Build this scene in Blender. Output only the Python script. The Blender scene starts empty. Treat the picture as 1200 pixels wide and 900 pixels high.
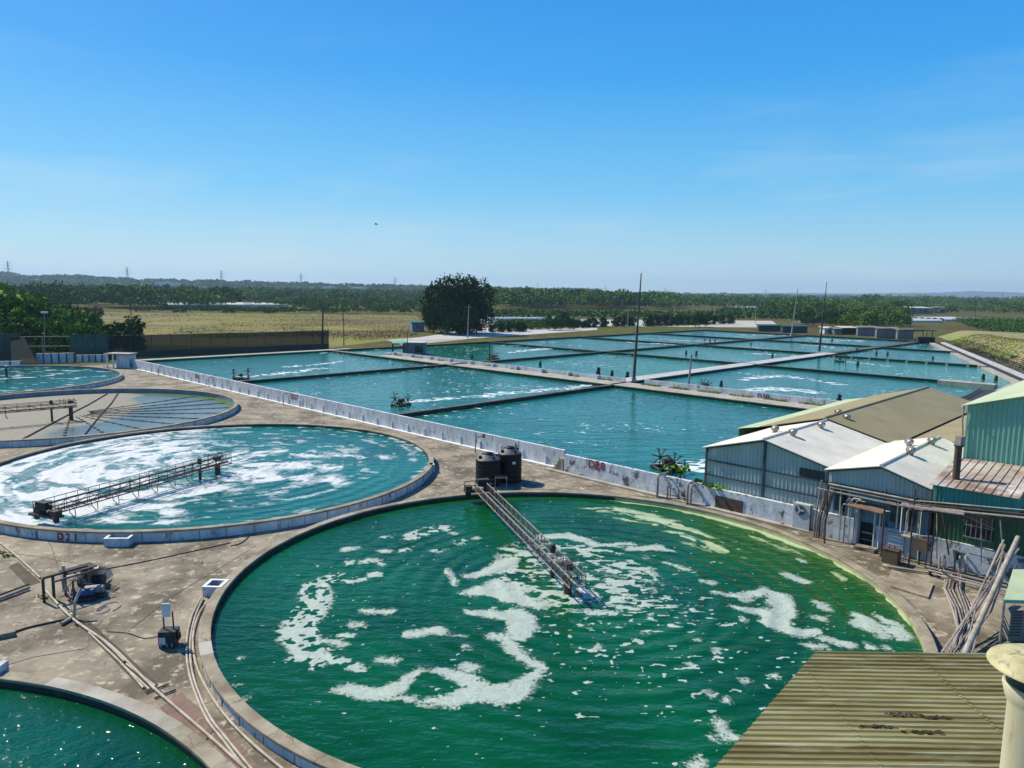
import bpy, bmesh, math, random
import numpy as np
from mathutils import Matrix, Vector
random.seed(7); RNG = np.random.default_rng(11)
sc = bpy.context.scene; COL = sc.collection
R = math.radians

# ------------------------------------------------------------ camera
F, HZ, ROLL, H = 850., 341., 0.85, 15.7
_cr, _sr = math.cos(R(ROLL)), math.sin(R(ROLL))
_pit = math.atan((450-HZ)*_cr/F); _cp, _sp = math.cos(_pit), math.sin(_pit)
def ray(px, py):
    x, y = px-600., py-450.
    x, y = x*_cr+y*_sr, -x*_sr+y*_cr
    return np.array([x, F*_cp-y*_sp, -(F*_sp+y*_cp)])
cam = bpy.data.cameras.new('camera'); co = bpy.data.objects.new('camera', cam); COL.objects.link(co)
cx = ray(601, 450)-ray(600, 450); cy = -(ray(600, 451)-ray(600, 450)); cz = -ray(600, 450)/F
m = Matrix([[cx[i], cy[i], cz[i], 0] for i in range(3)]+[[0, 0, 0, 1]]); m.translation = (0, 0, H)
co.matrix_world = m
cam.sensor_width = 36; cam.lens = 36*F/1200.; cam.clip_start = .3; cam.clip_end = 30000
sc.camera = co

# ------------------------------------------------------------ sky and sun
SUN_EL, SUN_AZ = 46., 147.          # azimuth measured counter-clockwise from +X
w = bpy.data.worlds.new("World"); sc.world = w; w.use_nodes = True
nt = w.node_tree; bg = nt.nodes['Background']
sky = nt.nodes.new('ShaderNodeTexSky'); sky.sky_type = 'NISHITA'; sky.sun_disc = False
sky.sun_elevation = R(SUN_EL); sky.sun_rotation = R(90-SUN_AZ)
sky.air_density = 1.0; sky.dust_density = 0.55; sky.ozone_density = 2.6; sky.altitude = 20
hs = nt.nodes.new('ShaderNodeHueSaturation'); hs.inputs['Saturation'].default_value = 1.15
nt.links.new(sky.outputs[0], hs.inputs['Color'])
# clear winter sky: deep azure overhead, pale and slightly milky towards the horizon
tc = nt.nodes.new('ShaderNodeTexCoord'); sx = nt.nodes.new('ShaderNodeSeparateXYZ'); nt.links.new(tc.outputs['Generated'], sx.inputs[0])
cr_ = nt.nodes.new('ShaderNodeValToRGB'); el_ = cr_.color_ramp.elements
for k, (p_, c_) in enumerate(((0., (3.5, 4.7, 5.2)), (.05, (2.5, 4.4, 5.5)), (.13, (.95, 3.6, 5.9)), (.27, (.12, 2.35, 5.8)), (.45, (.02, 1.5, 5.0)), (1., (.02, .8, 3.4)))):
    e_ = el_[k] if k < 2 else el_.new(p_)
    e_.position = p_; e_.color = (*[q/8. for q in c_], 1)
nt.links.new(sx.outputs['Z'], cr_.inputs[0])
sc8 = nt.nodes.new('ShaderNodeVectorMath'); sc8.operation = 'SCALE'; sc8.inputs['Scale'].default_value = 8.; nt.links.new(cr_.outputs[0], sc8.inputs[0])
mxs = nt.nodes.new('ShaderNodeMix'); mxs.data_type = 'RGBA'; mxs.inputs[0].default_value = .84
nt.links.new(hs.outputs[0], mxs.inputs[6]); nt.links.new(sc8.outputs[0], mxs.inputs[7])
# faint wisps of high cloud low in the sky
mpw = nt.nodes.new('ShaderNodeMapping'); mpw.inputs['Scale'].default_value = (1.6, 1.6, 11); nt.links.new(tc.outputs['Generated'], mpw.inputs[0])
nw = nt.nodes.new('ShaderNodeTexNoise'); nw.inputs['Scale'].default_value = 1.7; nw.inputs['Detail'].default_value = 7; nw.inputs['Roughness'].default_value = .6; nt.links.new(mpw.outputs[0], nw.inputs['Vector'])
w1 = nt.nodes.new('ShaderNodeMapRange'); w1.inputs[1].default_value = .50; w1.inputs[2].default_value = .80; w1.inputs[4].default_value = .5; nt.links.new(nw.outputs['Fac'], w1.inputs[0])
w2 = nt.nodes.new('ShaderNodeMapRange'); w2.inputs[1].default_value = .33; w2.inputs[2].default_value = .04; nt.links.new(sx.outputs['Z'], w2.inputs[0])
w3 = nt.nodes.new('ShaderNodeMath'); w3.operation = 'MULTIPLY'; nt.links.new(w1.outputs[0], w3.inputs[0]); nt.links.new(w2.outputs[0], w3.inputs[1])
mw = nt.nodes.new('ShaderNodeMix'); mw.data_type = 'RGBA'; mw.inputs[7].default_value = (4.6, 5.2, 5.6, 1); nt.links.new(w3.outputs[0], mw.inputs[0]); nt.links.new(mxs.outputs[2], mw.inputs[6]); nt.links.new(mw.outputs[2], bg.inputs[0])
bg.inputs[1].default_value = 0.12
sl = bpy.data.lights.new('sun', 'SUN'); sl.energy = 4.8; sl.angle = R(.5); sl.color = (1, .92, .76)
so = bpy.data.objects.new('sun', sl); COL.objects.link(so)
sd = Vector((math.cos(R(SUN_AZ))*math.cos(R(SUN_EL)), math.sin(R(SUN_AZ))*math.cos(R(SUN_EL)), math.sin(R(SUN_EL))))
so.rotation_euler = sd.to_track_quat('Z', 'Y').to_euler(); so.location = (-40, 40, 60)
sc.view_settings.view_transform = 'Standard'; sc.view_settings.look = 'None'
sc.view_settings.exposure = 0.36; sc.view_settings.gamma = 1
sc.cycles.max_bounces = 6; sc.cycles.volume_bounces = 0; sc.cycles.use_denoising = True
sc.cycles.diffuse_bounces = 3; sc.cycles.glossy_bounces = 3; sc.cycles.caustics_reflective = False

# ------------------------------------------------------------ geometry of the place
def G(px, py, z=0.):
    d = ray(px, py); t = (z-H)/d[2]; return (d[0]*t, d[1]*t, z)
def AT(px, py, Y):
    d = ray(px, py); t = Y/d[1]; return (d[0]*t, Y, H+d[2]*t)
U = np.array([.72, -.694]); V = np.array([.694, .72])      # the two directions of the pond grid
def XY(u, v, z=0.): return (u*U[0]+v*V[0], u*U[1]+v*V[1], z)
def UV(p): return (p[0]*U[0]+p[1]*U[1], p[0]*V[0]+p[1]*V[1])
def WV(px, py, v0):                                          # point of the vertical plane v = v0
    d = ray(px, py); t = v0/(d[0]*V[0]+d[1]*V[1]); return (d[0]*t, d[1]*t, H+d[2]*t)
def WU(px, py, u0):
    d = ray(px, py); t = u0/(d[0]*U[0]+d[1]*U[1]); return (d[0]*t, d[1]*t, H+d[2]*t)
def NPL(px, py, p0, n):
    d = Vector(ray(px, py)); o = Vector((0, 0, H)); p0 = Vector(p0); n = Vector(n)
    return o+d*((p0-o).dot(n)/d.dot(n))

# ------------------------------------------------------------ materials
def lk(nt, a, b): nt.links.new(a, b)
def M(name, c1, c2=None, scale=1., rough=.85, bump=0., bscale=None, metal=0., detail=6., stretch=(1, 1, 1), c3=None, s3=4., t3=(.55, .7), contrast=(.35, .65), spec=.5, world=False, bdist=.03, cracks=None):
    m = bpy.data.materials.new(name); m.use_nodes = True; nt = m.node_tree; b = nt.nodes['Principled BSDF']
    b.inputs['Roughness'].default_value = rough; b.inputs['Metallic'].default_value = metal
    b.inputs['Specular IOR Level'].default_value = spec
    b.inputs['Base Color'].default_value = (*c1, 1)
    if c2 is None and not bump: return m
    if world:
        tc = nt.nodes.new('ShaderNodeNewGeometry'); src = tc.outputs['Position']
    else:
        tc = nt.nodes.new('ShaderNodeTexCoord'); src = tc.outputs['Object']
    mp = nt.nodes.new('ShaderNodeMapping'); mp.inputs['Scale'].default_value = stretch; lk(nt, src, mp.inputs[0])
    col = None
    if c2 is not None:
        n = nt.nodes.new('ShaderNodeTexNoise'); n.inputs['Scale'].default_value = scale; n.inputs['Detail'].default_value = detail; n.inputs['Roughness'].default_value = .62
        lk(nt, mp.outputs[0], n.inputs['Vector'])
        r = nt.nodes.new('ShaderNodeMapRange'); r.inputs['From Min'].default_value, r.inputs['From Max'].default_value = contrast
        lk(nt, n.outputs['Fac'], r.inputs['Value'])
        mx = nt.nodes.new('ShaderNodeMix'); mx.data_type = 'RGBA'; mx.inputs[6].default_value = (*c1, 1); mx.inputs[7].default_value = (*c2, 1)
        lk(nt, r.outputs[0], mx.inputs[0]); col = mx.outputs[2]
        if c3 is not None:
            n3 = nt.nodes.new('ShaderNodeTexNoise'); n3.inputs['Scale'].default_value = s3; n3.inputs['Detail'].default_value = 8; n3.inputs['Roughness'].default_value = .7
            lk(nt, mp.outputs[0], n3.inputs['Vector'])
            r3 = nt.nodes.new('ShaderNodeMapRange'); r3.inputs['From Min'].default_value, r3.inputs['From Max'].default_value = t3
            lk(nt, n3.outputs['Fac'], r3.inputs['Value'])
            m3 = nt.nodes.new('ShaderNodeMix'); m3.data_type = 'RGBA'; m3.inputs[7].default_value = (*c3, 1)
            lk(nt, r3.outputs[0], m3.inputs[0]); lk(nt, col, m3.inputs[6]); col = m3.outputs[2]
        if cracks:
            cs_, cw_, cc_ = cracks
            nw_ = nt.nodes.new('ShaderNodeTexNoise'); nw_.inputs['Scale'].default_value = cs_*3; nw_.inputs['Detail'].default_value = 5; lk(nt, mp.outputs[0], nw_.inputs['Vector'])
            sv = nt.nodes.new('ShaderNodeVectorMath'); sv.operation = 'MULTIPLY_ADD'; sv.inputs[1].default_value = (.5/cs_,)*3; lk(nt, nw_.outputs['Color'], sv.inputs[0]); lk(nt, mp.outputs[0], sv.inputs[2])
            vo = nt.nodes.new('ShaderNodeTexVoronoi'); vo.feature = 'DISTANCE_TO_EDGE'; vo.inputs['Scale'].default_value = cs_; lk(nt, sv.outputs[0], vo.inputs['Vector'])
            r4 = nt.nodes.new('ShaderNodeMapRange'); r4.inputs[1].default_value = 0; r4.inputs[2].default_value = cw_; r4.inputs[3].default_value = .75; r4.inputs[4].default_value = 0; lk(nt, vo.outputs['Distance'], r4.inputs[0])
            m4 = nt.nodes.new('ShaderNodeMix'); m4.data_type = 'RGBA'; m4.inputs[7].default_value = (*cc_, 1); lk(nt, r4.outputs[0], m4.inputs[0]); lk(nt, col, m4.inputs[6]); col = m4.outputs[2]
        lk(nt, col, b.inputs['Base Color'])
    if bump:
        nb = nt.nodes.new('ShaderNodeTexNoise'); nb.inputs['Scale'].default_value = bscale or scale*4; nb.inputs['Detail'].default_value = 5
        lk(nt, mp.outputs[0], nb.inputs['Vector'])
        bp = nt.nodes.new('ShaderNodeBump'); bp.inputs['Strength'].default_value = bump; bp.inputs['Distance'].default_value = bdist
        lk(nt, nb.outputs['Fac'], bp.inputs['Height']); lk(nt, bp.outputs[0], b.inputs['Normal'])
    return m

MT = {}
MT['concrete'] = M('concrete', (.285, .238, .165), (.105, .084, .052), .30, .92, .7, 9, c3=(.45, .385, .27), s3=1.5, t3=(.54, .64), contrast=(.40, .60), detail=12, world=True, cracks=(.20, .006, (.05, .04, .025)))
MT['rim'] = M('rim_concrete', (.34, .29, .20), (.17, .135, .085), .8, .9, .4, 8, c3=(.10, .09, .06), s3=3, t3=(.6, .72), world=True, cracks=(.5, .012, (.06, .05, .03)))
MT['paint'] = M('whitewash', (.64, .66, .66), (.40, .43, .44), 1.1, .85, .4, 8, c3=(.09, .09, .08), s3=2.1, t3=(.57, .66), stretch=(1, 1, .28), world=True, cracks=(.9, .012, (.1, .1, .09)))
MT['paint_worn'] = M('worn_whitewash', (.68, .70, .70), (.42, .45, .46), 1.5, .85, .5, 6, c3=(.09, .09, .085), s3=1.1, t3=(.53, .6), stretch=(1, 1, .7), world=True)
MT['clean_white'] = M('clean_white', (.74, .75, .74), (.6, .6, .57), 2, .7)
MT['seam'] = M('grey_joint', (.20, .21, .22), (.12, .12, .12), 4, .9)
MT['lining'] = M('shade_dark_lining', (.030, .030, .032), (.014, .022, .016), .8, .5, c3=(.05, .055, .05), s3=3, world=True)  # near-black tone holds the shade of the inner walls
MT['lining_blue'] = M('blue_shade_lining', (.20, .25, .30), (.12, .16, .2), .8, .7, world=True)  # bluish shade on the inner walls, put into the colour
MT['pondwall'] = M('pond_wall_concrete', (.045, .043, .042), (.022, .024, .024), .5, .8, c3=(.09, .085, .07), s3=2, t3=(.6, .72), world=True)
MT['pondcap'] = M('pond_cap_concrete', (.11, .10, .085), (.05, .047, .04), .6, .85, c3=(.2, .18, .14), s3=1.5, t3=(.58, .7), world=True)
MT['scum'] = M('sunlit_scum', (.40, .39, .23), (.22, .23, .12), 1.2, .8, c3=(.10, .12, .05), s3=2.5, t3=(.6, .7), stretch=(1, 1, 3), world=True)  # scum colour, paled to hold the sunlight on the right wall
MT['ledge'] = M('pale_ledge', (.42, .39, .32), (.26, .23, .17), .6, .9, world=True)
MT['whitewalk'] = M('pale_walkway', (.50, .48, .45), (.36, .34, .31), .6, .85, world=True)
MT['rust'] = M('rusty_steel', (.10, .055, .035), (.045, .035, .032), 3, .8, .3, 20)
MT['darksteel'] = M('dark_steel', (.035, .034, .035), (.07, .055, .045), 3, .6, metal=.3)
MT['greysteel'] = M('grey_galvanised_steel', (.36, .33, .32), (.20, .16, .14), 4, .55, metal=.3)
MT['pipe'] = M('pale_pvc_pipe', (.42, .37, .29), (.24, .20, .14), 2, .6, c3=(.14, .11, .08), s3=5, t3=(.6, .75))
MT['pipegrey'] = M('grey_pvc_pipe', (.30, .28, .26), (.17, .14, .12), 2.5, .6)
MT['bridgesteel'] = M('stained_grey_steel', (.26, .22, .20), (.10, .07, .06), 2.5, .7)
MT['black'] = M('black_poly', (.004, .004, .005), (.009, .009, .009), 2, .5, spec=.25)
MT['blackmat'] = M('black_rubber', (.014, .014, .015), (.035, .033, .03), 5, .8)
MT['greypoly'] = M('weathered_poly', (.12, .12, .125), (.05, .05, .05), 3, .6)
MT['white_roof'] = M('white_sheet_roof', (.74, .69, .57), (.58, .54, .44), .5, .6, c3=(.42, .38, .30), s3=1.6, t3=(.6, .74), spec=.3)
MT['brown_roof'] = M('olive_sheet_roof', (.29, .25, .135), (.235, .20, .10), .35, .7, spec=.3, stretch=(1, 1, 1))
MT['shedwall'] = M('blue_grey_sheet', (.46, .50, .45), (.36, .41, .38), .6, .6, c3=(.58, .58, .50), s3=1.3, t3=(.57, .7), stretch=(1, 1, .4))
MT['shedblue'] = M('blue_sheet', (.16, .27, .36), (.09, .16, .23), .8, .6, c3=(.03, .045, .06), s3=1.6, t3=(.55, .65), stretch=(1, 1, .35))
MT['frame'] = M('dark_blue_frame', (.04, .065, .085), (.03, .045, .06), 2, .6)
MT['teal'] = M('teal_sheet', (.035, .30, .25), (.03, .24, .20), .6, .5, c3=(.10, .38, .33), s3=4, t3=(.68, .76), stretch=(1, 1, .4))
MT['greensheet'] = M('pale_green_sheet', (.19, .43, .32), (.14, .35, .26), .5, .5, stretch=(1, 1, .3))
MT['darkgreen'] = M('dark_green_sheet', (.045, .13, .06), (.02, .07, .045), 1.2, .6, c3=(.15, .22, .10), s3=2.2, t3=(.6, .7), stretch=(1, 1, .3))
MT['mintroof'] = M('mint_sheet_roof', (.46, .52, .32), (.38, .44, .27), .5, .65, spec=.3)
MT['redroof'] = M('stained_seam_roof', (.50, .44, .36), (.24, .15, .10), .35, .6, c3=(.60, .56, .48), s3=.8, t3=(.55, .65), contrast=(.4, .6))
MT['nearroof'] = M('mossy_green_roof', (.255, .225, .088), (.135, .11, .035), .9, .75, c3=(.36, .34, .19), s3=2.6, t3=(.5, .68), stretch=(.22, 2.6, 1), spec=.25, contrast=(.4, .6), world=True)
MT['moss'] = M('dark_moss', (.03, .03, .012), (.06, .055, .02), 6, .95)
MT['cap'] = M('cream_fibreglass', (.52, .47, .25), (.36, .32, .15), 5, .6, c3=(.16, .15, .07), s3=11, t3=(.52, .66))
MT['cream'] = M('cream_pipe', (.60, .55, .38), (.48, .43, .27), 3, .6, c3=(.24, .21, .12), s3=6, t3=(.58, .72), stretch=(1, 1, .25))
MT['cabinet'] = M('grey_cabinet', (.50, .53, .53), (.40, .43, .43), 2, .6)
MT['brownbox'] = M('brown_box', (.13, .10, .045), (.09, .07, .03), 2, .7)
MT['dark'] = M('dark_interior', (.010, .011, .013), (.02, .02, .02), 2, .8)
MT['glass'] = M('dark_glass', (.02, .03, .035), rough=.1)
MT['wood'] = M('weathered_wood', (.20, .14, .08), (.10, .07, .04), 3, .85)
MT['redpaint'] = M('red_paint', (.36, .02, .025), (.25, .02, .02), 4, .8)
MT['navypaint'] = M('navy_paint', (.03, .03, .09), rough=.8)
MT['bluemotor'] = M('blue_motor', (.02, .06, .20), (.02, .04, .1), 5, .5)
MT['rustplate'] = M('rusty_red_plate', (.23, .13, .09), (.13, .085, .06), 1.2, .85, c3=(.3, .22, .17), s3=3, t3=(.55, .68))
MT['net'] = M('dark_green_net', (.018, .030, .028), (.028, .036, .030), .5, .95, spec=.05)
MT['net'].node_tree.nodes['Principled BSDF'].inputs['Alpha'].default_value = .66
MT['netgreen'] = M('green_sheet_net', (.03, .10, .08), (.018, .06, .05), .6, .85)
MT['soil'] = M('soil', (.055, .04, .02), (.10, .075, .045), 1, .95)
MT['bark'] = M('bark', (.10, .08, .06), (.06, .05, .04), 3, .9)
MT['greenroof'] = M('green_canopy', (.05, .40, .25), rough=.6)
MT['farwhite'] = M('pale_wall', (.60, .60, .57), (.48, .48, .45), .2, .8)
MT['fargrey'] = M('grey_stained_wall', (.24, .23, .20), (.11, .11, .10), .25, .9, stretch=(1, 1, .4))
MT['redroof2'] = M('far_roof', (.46, .42, .36), (.36, .34, .30), .2, .8)
MT['film'] = M('greenhouse_film', (.60, .59, .55), (.48, .48, .45), .05, .5)

def foliage_mat(name, dark, light):
    m = bpy.data.materials.new(name); m.use_nodes = True; nt = m.node_tree; b = nt.nodes['Principled BSDF']
    a = nt.nodes.new('ShaderNodeAttribute'); a.attribute_name = 'tint'
    mx = nt.nodes.new('ShaderNodeMix'); mx.data_type = 'RGBA'; mx.inputs[6].default_value = (*dark, 1); mx.inputs[7].default_value = (*light, 1)
    lk(nt, a.outputs['Fac'], mx.inputs[0]); lk(nt, mx.outputs[2], b.inputs['Base Color'])
    b.inputs['Roughness'].default_value = .85; b.inputs['Specular IOR Level'].default_value = .08
    return m
MT['leaf_dark'] = foliage_mat('dark_leaves', (.012, .038, .010), (.040, .095, .018))
MT['leaf_mid'] = foliage_mat('mid_leaves', (.022, .070, .012), (.085, .17, .025))
MT['leaf_bright'] = foliage_mat('bright_leaves', (.010, .055, .004), (.21, .34, .03))
MT['leaf_far'] = foliage_mat('woodland_leaves', (.014, .065, .010), (.17, .25, .035))
MT['leaf_dry'] = foliage_mat('dry_stalks', (.10, .09, .05), (.30, .24, .13))
MT['golden'] = foliage_mat('golden_crop', (.11, .085, .010), (.19, .165, .010))
MT['grass'] = foliage_mat('grass_blades', (.12, .17, .015), (.27, .29, .04))

# ------------------------------------------------------------ mesh helpers
def tag(o, label=None, cat=None, group=None, kind=None):
    if label: o['label'] = label
    if cat: o['category'] = cat
    if group: o['group'] = group
    if kind: o['kind'] = kind
    return o
def thing(name, loc, label, cat, group=None):
    o = bpy.data.objects.new(name, None); o.location = loc; o.empty_display_size = .3; COL.objects.link(o)
    return tag(o, label, cat, group)
def wloc(o):
    v = Vector((0, 0, 0))
    while o is not None: v += o.location; o = o.parent
    return v
class MB:
    def __init__(s): s.v = []; s.f = []
    def add(s, vs, fs):
        k = len(s.v); s.v += [tuple(map(float, q)) for q in vs]; s.f += [tuple(i+k for i in f) for f in fs]; return s
    def box(s, c, sz, rz=0., ax=None):
        c = Vector(c); a, b, d = [q/2 for q in sz]
        if ax is None: X = Vector((math.cos(rz), math.sin(rz), 0)); Y = Vector((-math.sin(rz), math.cos(rz), 0)); Z = Vector((0, 0, 1))
        else: X, Y, Z = ax
        vs = [c+X*(a*i)+Y*(b*j)+Z*(d*k) for k in (-1, 1) for j in (-1, 1) for i in (-1, 1)]
        return s.add(vs, [(0, 2, 3, 1), (4, 5, 7, 6), (0, 1, 5, 4), (2, 6, 7, 3), (0, 4, 6, 2), (1, 3, 7, 5)])
    def ubox(s, u0, u1, v0, v1, z0, z1):                      # box along the grid directions
        c = XY((u0+u1)/2, (v0+v1)/2, (z0+z1)/2)
        return s.box(c, (abs(u1-u0), abs(v1-v0), z1-z0), math.atan2(U[1], U[0]))
    def prism(s, poly, z0, z1):
        n = len(poly); vs = [(p[0], p[1], z0) for p in poly]+[(p[0], p[1], z1) for p in poly]
        fs = [tuple(range(n-1, -1, -1)), tuple(range(n, 2*n))]+[(i, (i+1) % n, n+(i+1) % n, n+i) for i in range(n)]
        return s.add(vs, fs)
    def slab(s, pts, th):                                      # thick sheet through 3D points, thickness downwards
        n = len(pts); vs = [tuple(p) for p in pts]+[(p[0], p[1], p[2]-th) for p in pts]
        return s.add(vs, [tuple(range(n)), tuple(range(2*n-1, n-1, -1))]+[(i, n+i, n+(i+1) % n, (i+1) % n) for i in range(n)])
    def tube(s, pts, r, n=8, r2=None, cap=True):
        P = [Vector(p) for p in pts]; k = len(P); rs = [r+((r2-r)*i/(k-1) if r2 is not None else 0) for i in range(k)]
        vs = []; ref = None
        for i, p in enumerate(P):
            t = (P[min(i+1, k-1)]-P[max(i-1, 0)]).normalized()
            if ref is None: ref = t.orthogonal().normalized()
            ref = (ref-t*ref.dot(t)).normalized(); bn = t.cross(ref)
            vs += [p+(ref*math.cos(2*math.pi*j/n)+bn*math.sin(2*math.pi*j/n))*rs[i] for j in range(n)]
        fs = [(i*n+j, i*n+(j+1) % n, (i+1)*n+(j+1) % n, (i+1)*n+j) for i in range(k-1) for j in range(n)]
        if cap: fs += [tuple(range(n-1, -1, -1)), tuple((k-1)*n+j for j in range(n))]
        return s.add(vs, fs)
    def lathe(s, prof, c, n=48, a0=0., a1=2*math.pi, closed=False):
        full = abs(a1-a0-2*math.pi) < 1e-6; m_ = n if full else n+1; k = len(prof)
        vs = [(c[0]+r*math.cos(a0+(a1-a0)*i/n), c[1]+r*math.sin(a0+(a1-a0)*i/n), c[2]+z) for i in range(m_) for r, z in prof]
        fs = []
        for i in range(n):
            j = (i+1) % m_
            for q in range(k if closed else k-1):
                q2 = (q+1) % k
                fs.append((i*k+q, j*k+q, j*k+q2, i*k+q2))
        return s.add(vs, fs)
    def build(s, name, mat, parent=None, smooth=False):
        me = bpy.data.meshes.new(name); off = wloc(parent) if parent else Vector((0, 0, 0))
        org = Vector((0, 0, 0))
        if parent is None and s.v:
            a = np.array(s.v); org = Vector(((a[:, 0].min()+a[:, 0].max())/2, (a[:, 1].min()+a[:, 1].max())/2, a[:, 2].min()))
            off = org
        me.from_pydata([(x-off.x, y-off.y, z-off.z) for x, y, z in s.v], [], s.f); me.update()
        me.materials.append(mat)
        if smooth:
            me.polygons.foreach_set('use_smooth', [True]*len(me.polygons))
            try: me.set_sharp_from_angle(angle=R(40))
            except Exception: pass
        o = bpy.data.objects.new(name, me); COL.objects.link(o); o.parent = parent; o.location = org
        return o
def np_mesh(name, V_, Q, mat, parent=None, attrs=None, smooth=False, loc=(0, 0, 0)):
    me = bpy.data.meshes.new(name); n, m_ = len(V_), len(Q); k = Q.shape[1]
    me.vertices.add(n); me.vertices.foreach_set('co', np.asarray(V_, np.float32).ravel())
    me.loops.add(m_*k); me.loops.foreach_set('vertex_index', np.asarray(Q, np.int32).ravel())
    me.polygons.add(m_); me.polygons.foreach_set('loop_start', np.arange(0, m_*k, k, dtype=np.int32))
    me.polygons.foreach_set('use_smooth', np.full(m_, smooth))
    me.update(calc_edges=True); me.validate()
    for an, (dom, arr) in (attrs or {}).items():
        at = me.attributes.new(an, 'FLOAT', dom); at.data.foreach_set('value', np.asarray(arr, np.float32).ravel())
    me.materials.append(mat); o = bpy.data.objects.new(name, me); COL.objects.link(o); o.parent = parent; o.location = loc
    return o
def quads(C, size, aspect=1., flat=0.):
    """random facing leaf faces round the centres C (N,3); size (N,)"""
    n = len(C); a = RNG.normal(size=(n, 3)); a[:, 2] *= (1-flat); a /= np.linalg.norm(a, axis=1)[:, None]
    b = RNG.normal(size=(n, 3)); b -= a*(a*b).sum(1)[:, None]; b /= np.linalg.norm(b, axis=1)[:, None]
    a = a*(size*.5)[:, None]; b = b*(size*.5*aspect)[:, None]
    Vv = np.stack([C-a-b*.35, C+b*-1.0+a*.1, C+a+b*.2, C+b], 1).reshape(-1, 3)
    return Vv, np.arange(4*n).reshape(-1, 4)

# value noise
def _hash(ix, iy, seed):
    h = (ix.astype(np.int64)*374761393+iy.astype(np.int64)*668265263+seed*1442695041) & 0x7fffffff
    h = (h ^ (h >> 13))*1274126177 & 0x7fffffff
    return ((h ^ (h >> 16)) & 0xffff)/65535.
def vnoise(x, y, seed=0):
    ix, iy = np.floor(x), np.floor(y); fx, fy = x-ix, y-iy; fx = fx*fx*(3-2*fx); fy = fy*fy*(3-2*fy)
    a = _hash(ix, iy, seed); b = _hash(ix+1, iy, seed); c = _hash(ix, iy+1, seed); d = _hash(ix+1, iy+1, seed)
    return a*(1-fx)*(1-fy)+b*fx*(1-fy)+c*(1-fx)*fy+d*fx*fy
def fbm(x, y, seed=0, o=4):
    t = 0; am = .5; s = 0
    for i in range(o): t = t+am*vnoise(x*2**i+i*17.3, y*2**i-i*9.1, seed+i); s += am; am *= .55
    return t/s
def sst(a, b, x): t = np.clip((x-a)/(b-a), 0, 1); return t*t*(3-2*t)
def strokes(X, Y, lines, z, wk=1.25):
    """signed reach (positive inside) of strokes; every stroke is [(px,py,halfwidth px),...] seen points on the surface z"""
    best = np.full(X.shape, -9.)
    for ln in lines:
        P = []
        for px, py, hw in ln:
            g = G(px, py, z); d = math.hypot(g[0], g[1])
            P.append((g[0], g[1], hw*math.hypot(d, H)/F*wk))
        if len(P) == 1: P.append((P[0][0]+.05, P[0][1], P[0][2]))
        for (x0, y0, w0), (x1, y1, w1) in zip(P[:-1], P[1:]):
            dx, dy = x1-x0, y1-y0; L = dx*dx+dy*dy+1e-9
            t = np.clip(((X-x0)*dx+(Y-y0)*dy)/L, 0, 1)
            d = np.hypot(X-x0-dx*t, Y-y0-dy*t); best = np.maximum(best, (w0+(w1-w0)*t)-d)
    return best

# ------------------------------------------------------------ THE GROUND
CA, RA, ZA = (2.61, 36.89), 17.08, .5       # the five round tanks: centre, inner radius, rim height
CB, RB, ZB = (-25.16, 61.27), 18.0, .7
CC, RC, ZC = (-53.5, 86.9), 18.6, .7
CD, RD, ZD = (-85.6, 113.3), 21.0, .7
CE, RE, ZE = (-23.03, 7.44), 19.6, .3
def fill_with_holes(name, outer, holes, z, mat):
    bm = bmesh.new(); es = []
    for loop in [outer]+holes:
        vs = [bm.verts.new((p[0], p[1], z)) for p in loop]
        es += [bm.edges.new((vs[i], vs[(i+1) % len(vs)])) for i in range(len(vs))]
    bmesh.ops.triangle_fill(bm, use_beauty=True, edges=es)
    for f in bm.faces:
        if f.normal.z < 0: f.normal_flip()
    me = bpy.data.meshes.new(name); bm.to_mesh(me); bm.free(); me.materials.append(mat)
    o = bpy.data.objects.new(name, me); COL.objects.link(o); return o
def ring(c, r, n=96): return [(c[0]+r*math.cos(2*math.pi*i/n), c[1]+r*math.sin(2*math.pi*i/n)) for i in range(n)]
plant = [XY(-158, -75), XY(12, -75), XY(12, 100), XY(-14, 125), XY(-14, 160), XY(-60, 267), XY(-158, 267)]
plant = [p[:2] for p in plant]
tag(fill_with_holes('concrete_ground', plant, [ring(CA, RA+.2), ring(CE, RE+.2)], 0., MT['concrete']), kind='structure')

def joint(px):
    P = [G(x, y, .004) for x, y in px]; o = MB().tube(P, .014, 4).build('ground_joint', MT['soilj']); tag(o, kind='structure')
MT['soilj'] = M('joint_dirt', (.05, .04, .028), (.09, .075, .05), 3, .95, world=True)
for l in ([(-5, 560), (60, 640), (88, 727)], [(300, 464), (330, 480), (366, 497)], [(513, 540), (560, 560), (556, 566)], [(506, 562), (545, 553), (600, 548)], [(612, 573), (660, 560), (700, 556)], [(620, 558), (690, 573), (760, 583)], [(100, 760), (40, 770), (0, 782)], [(640, 556), (600, 575)],
          [(130, 668), (60, 655), (0, 646)], [(150, 740), (200, 700), (300, 640)], [(1000, 650), (1060, 700), (1100, 740)], [(480, 596), (560, 560)], [(210, 440), (280, 470)], [(150, 455), (250, 447)]): joint(l)

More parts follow.
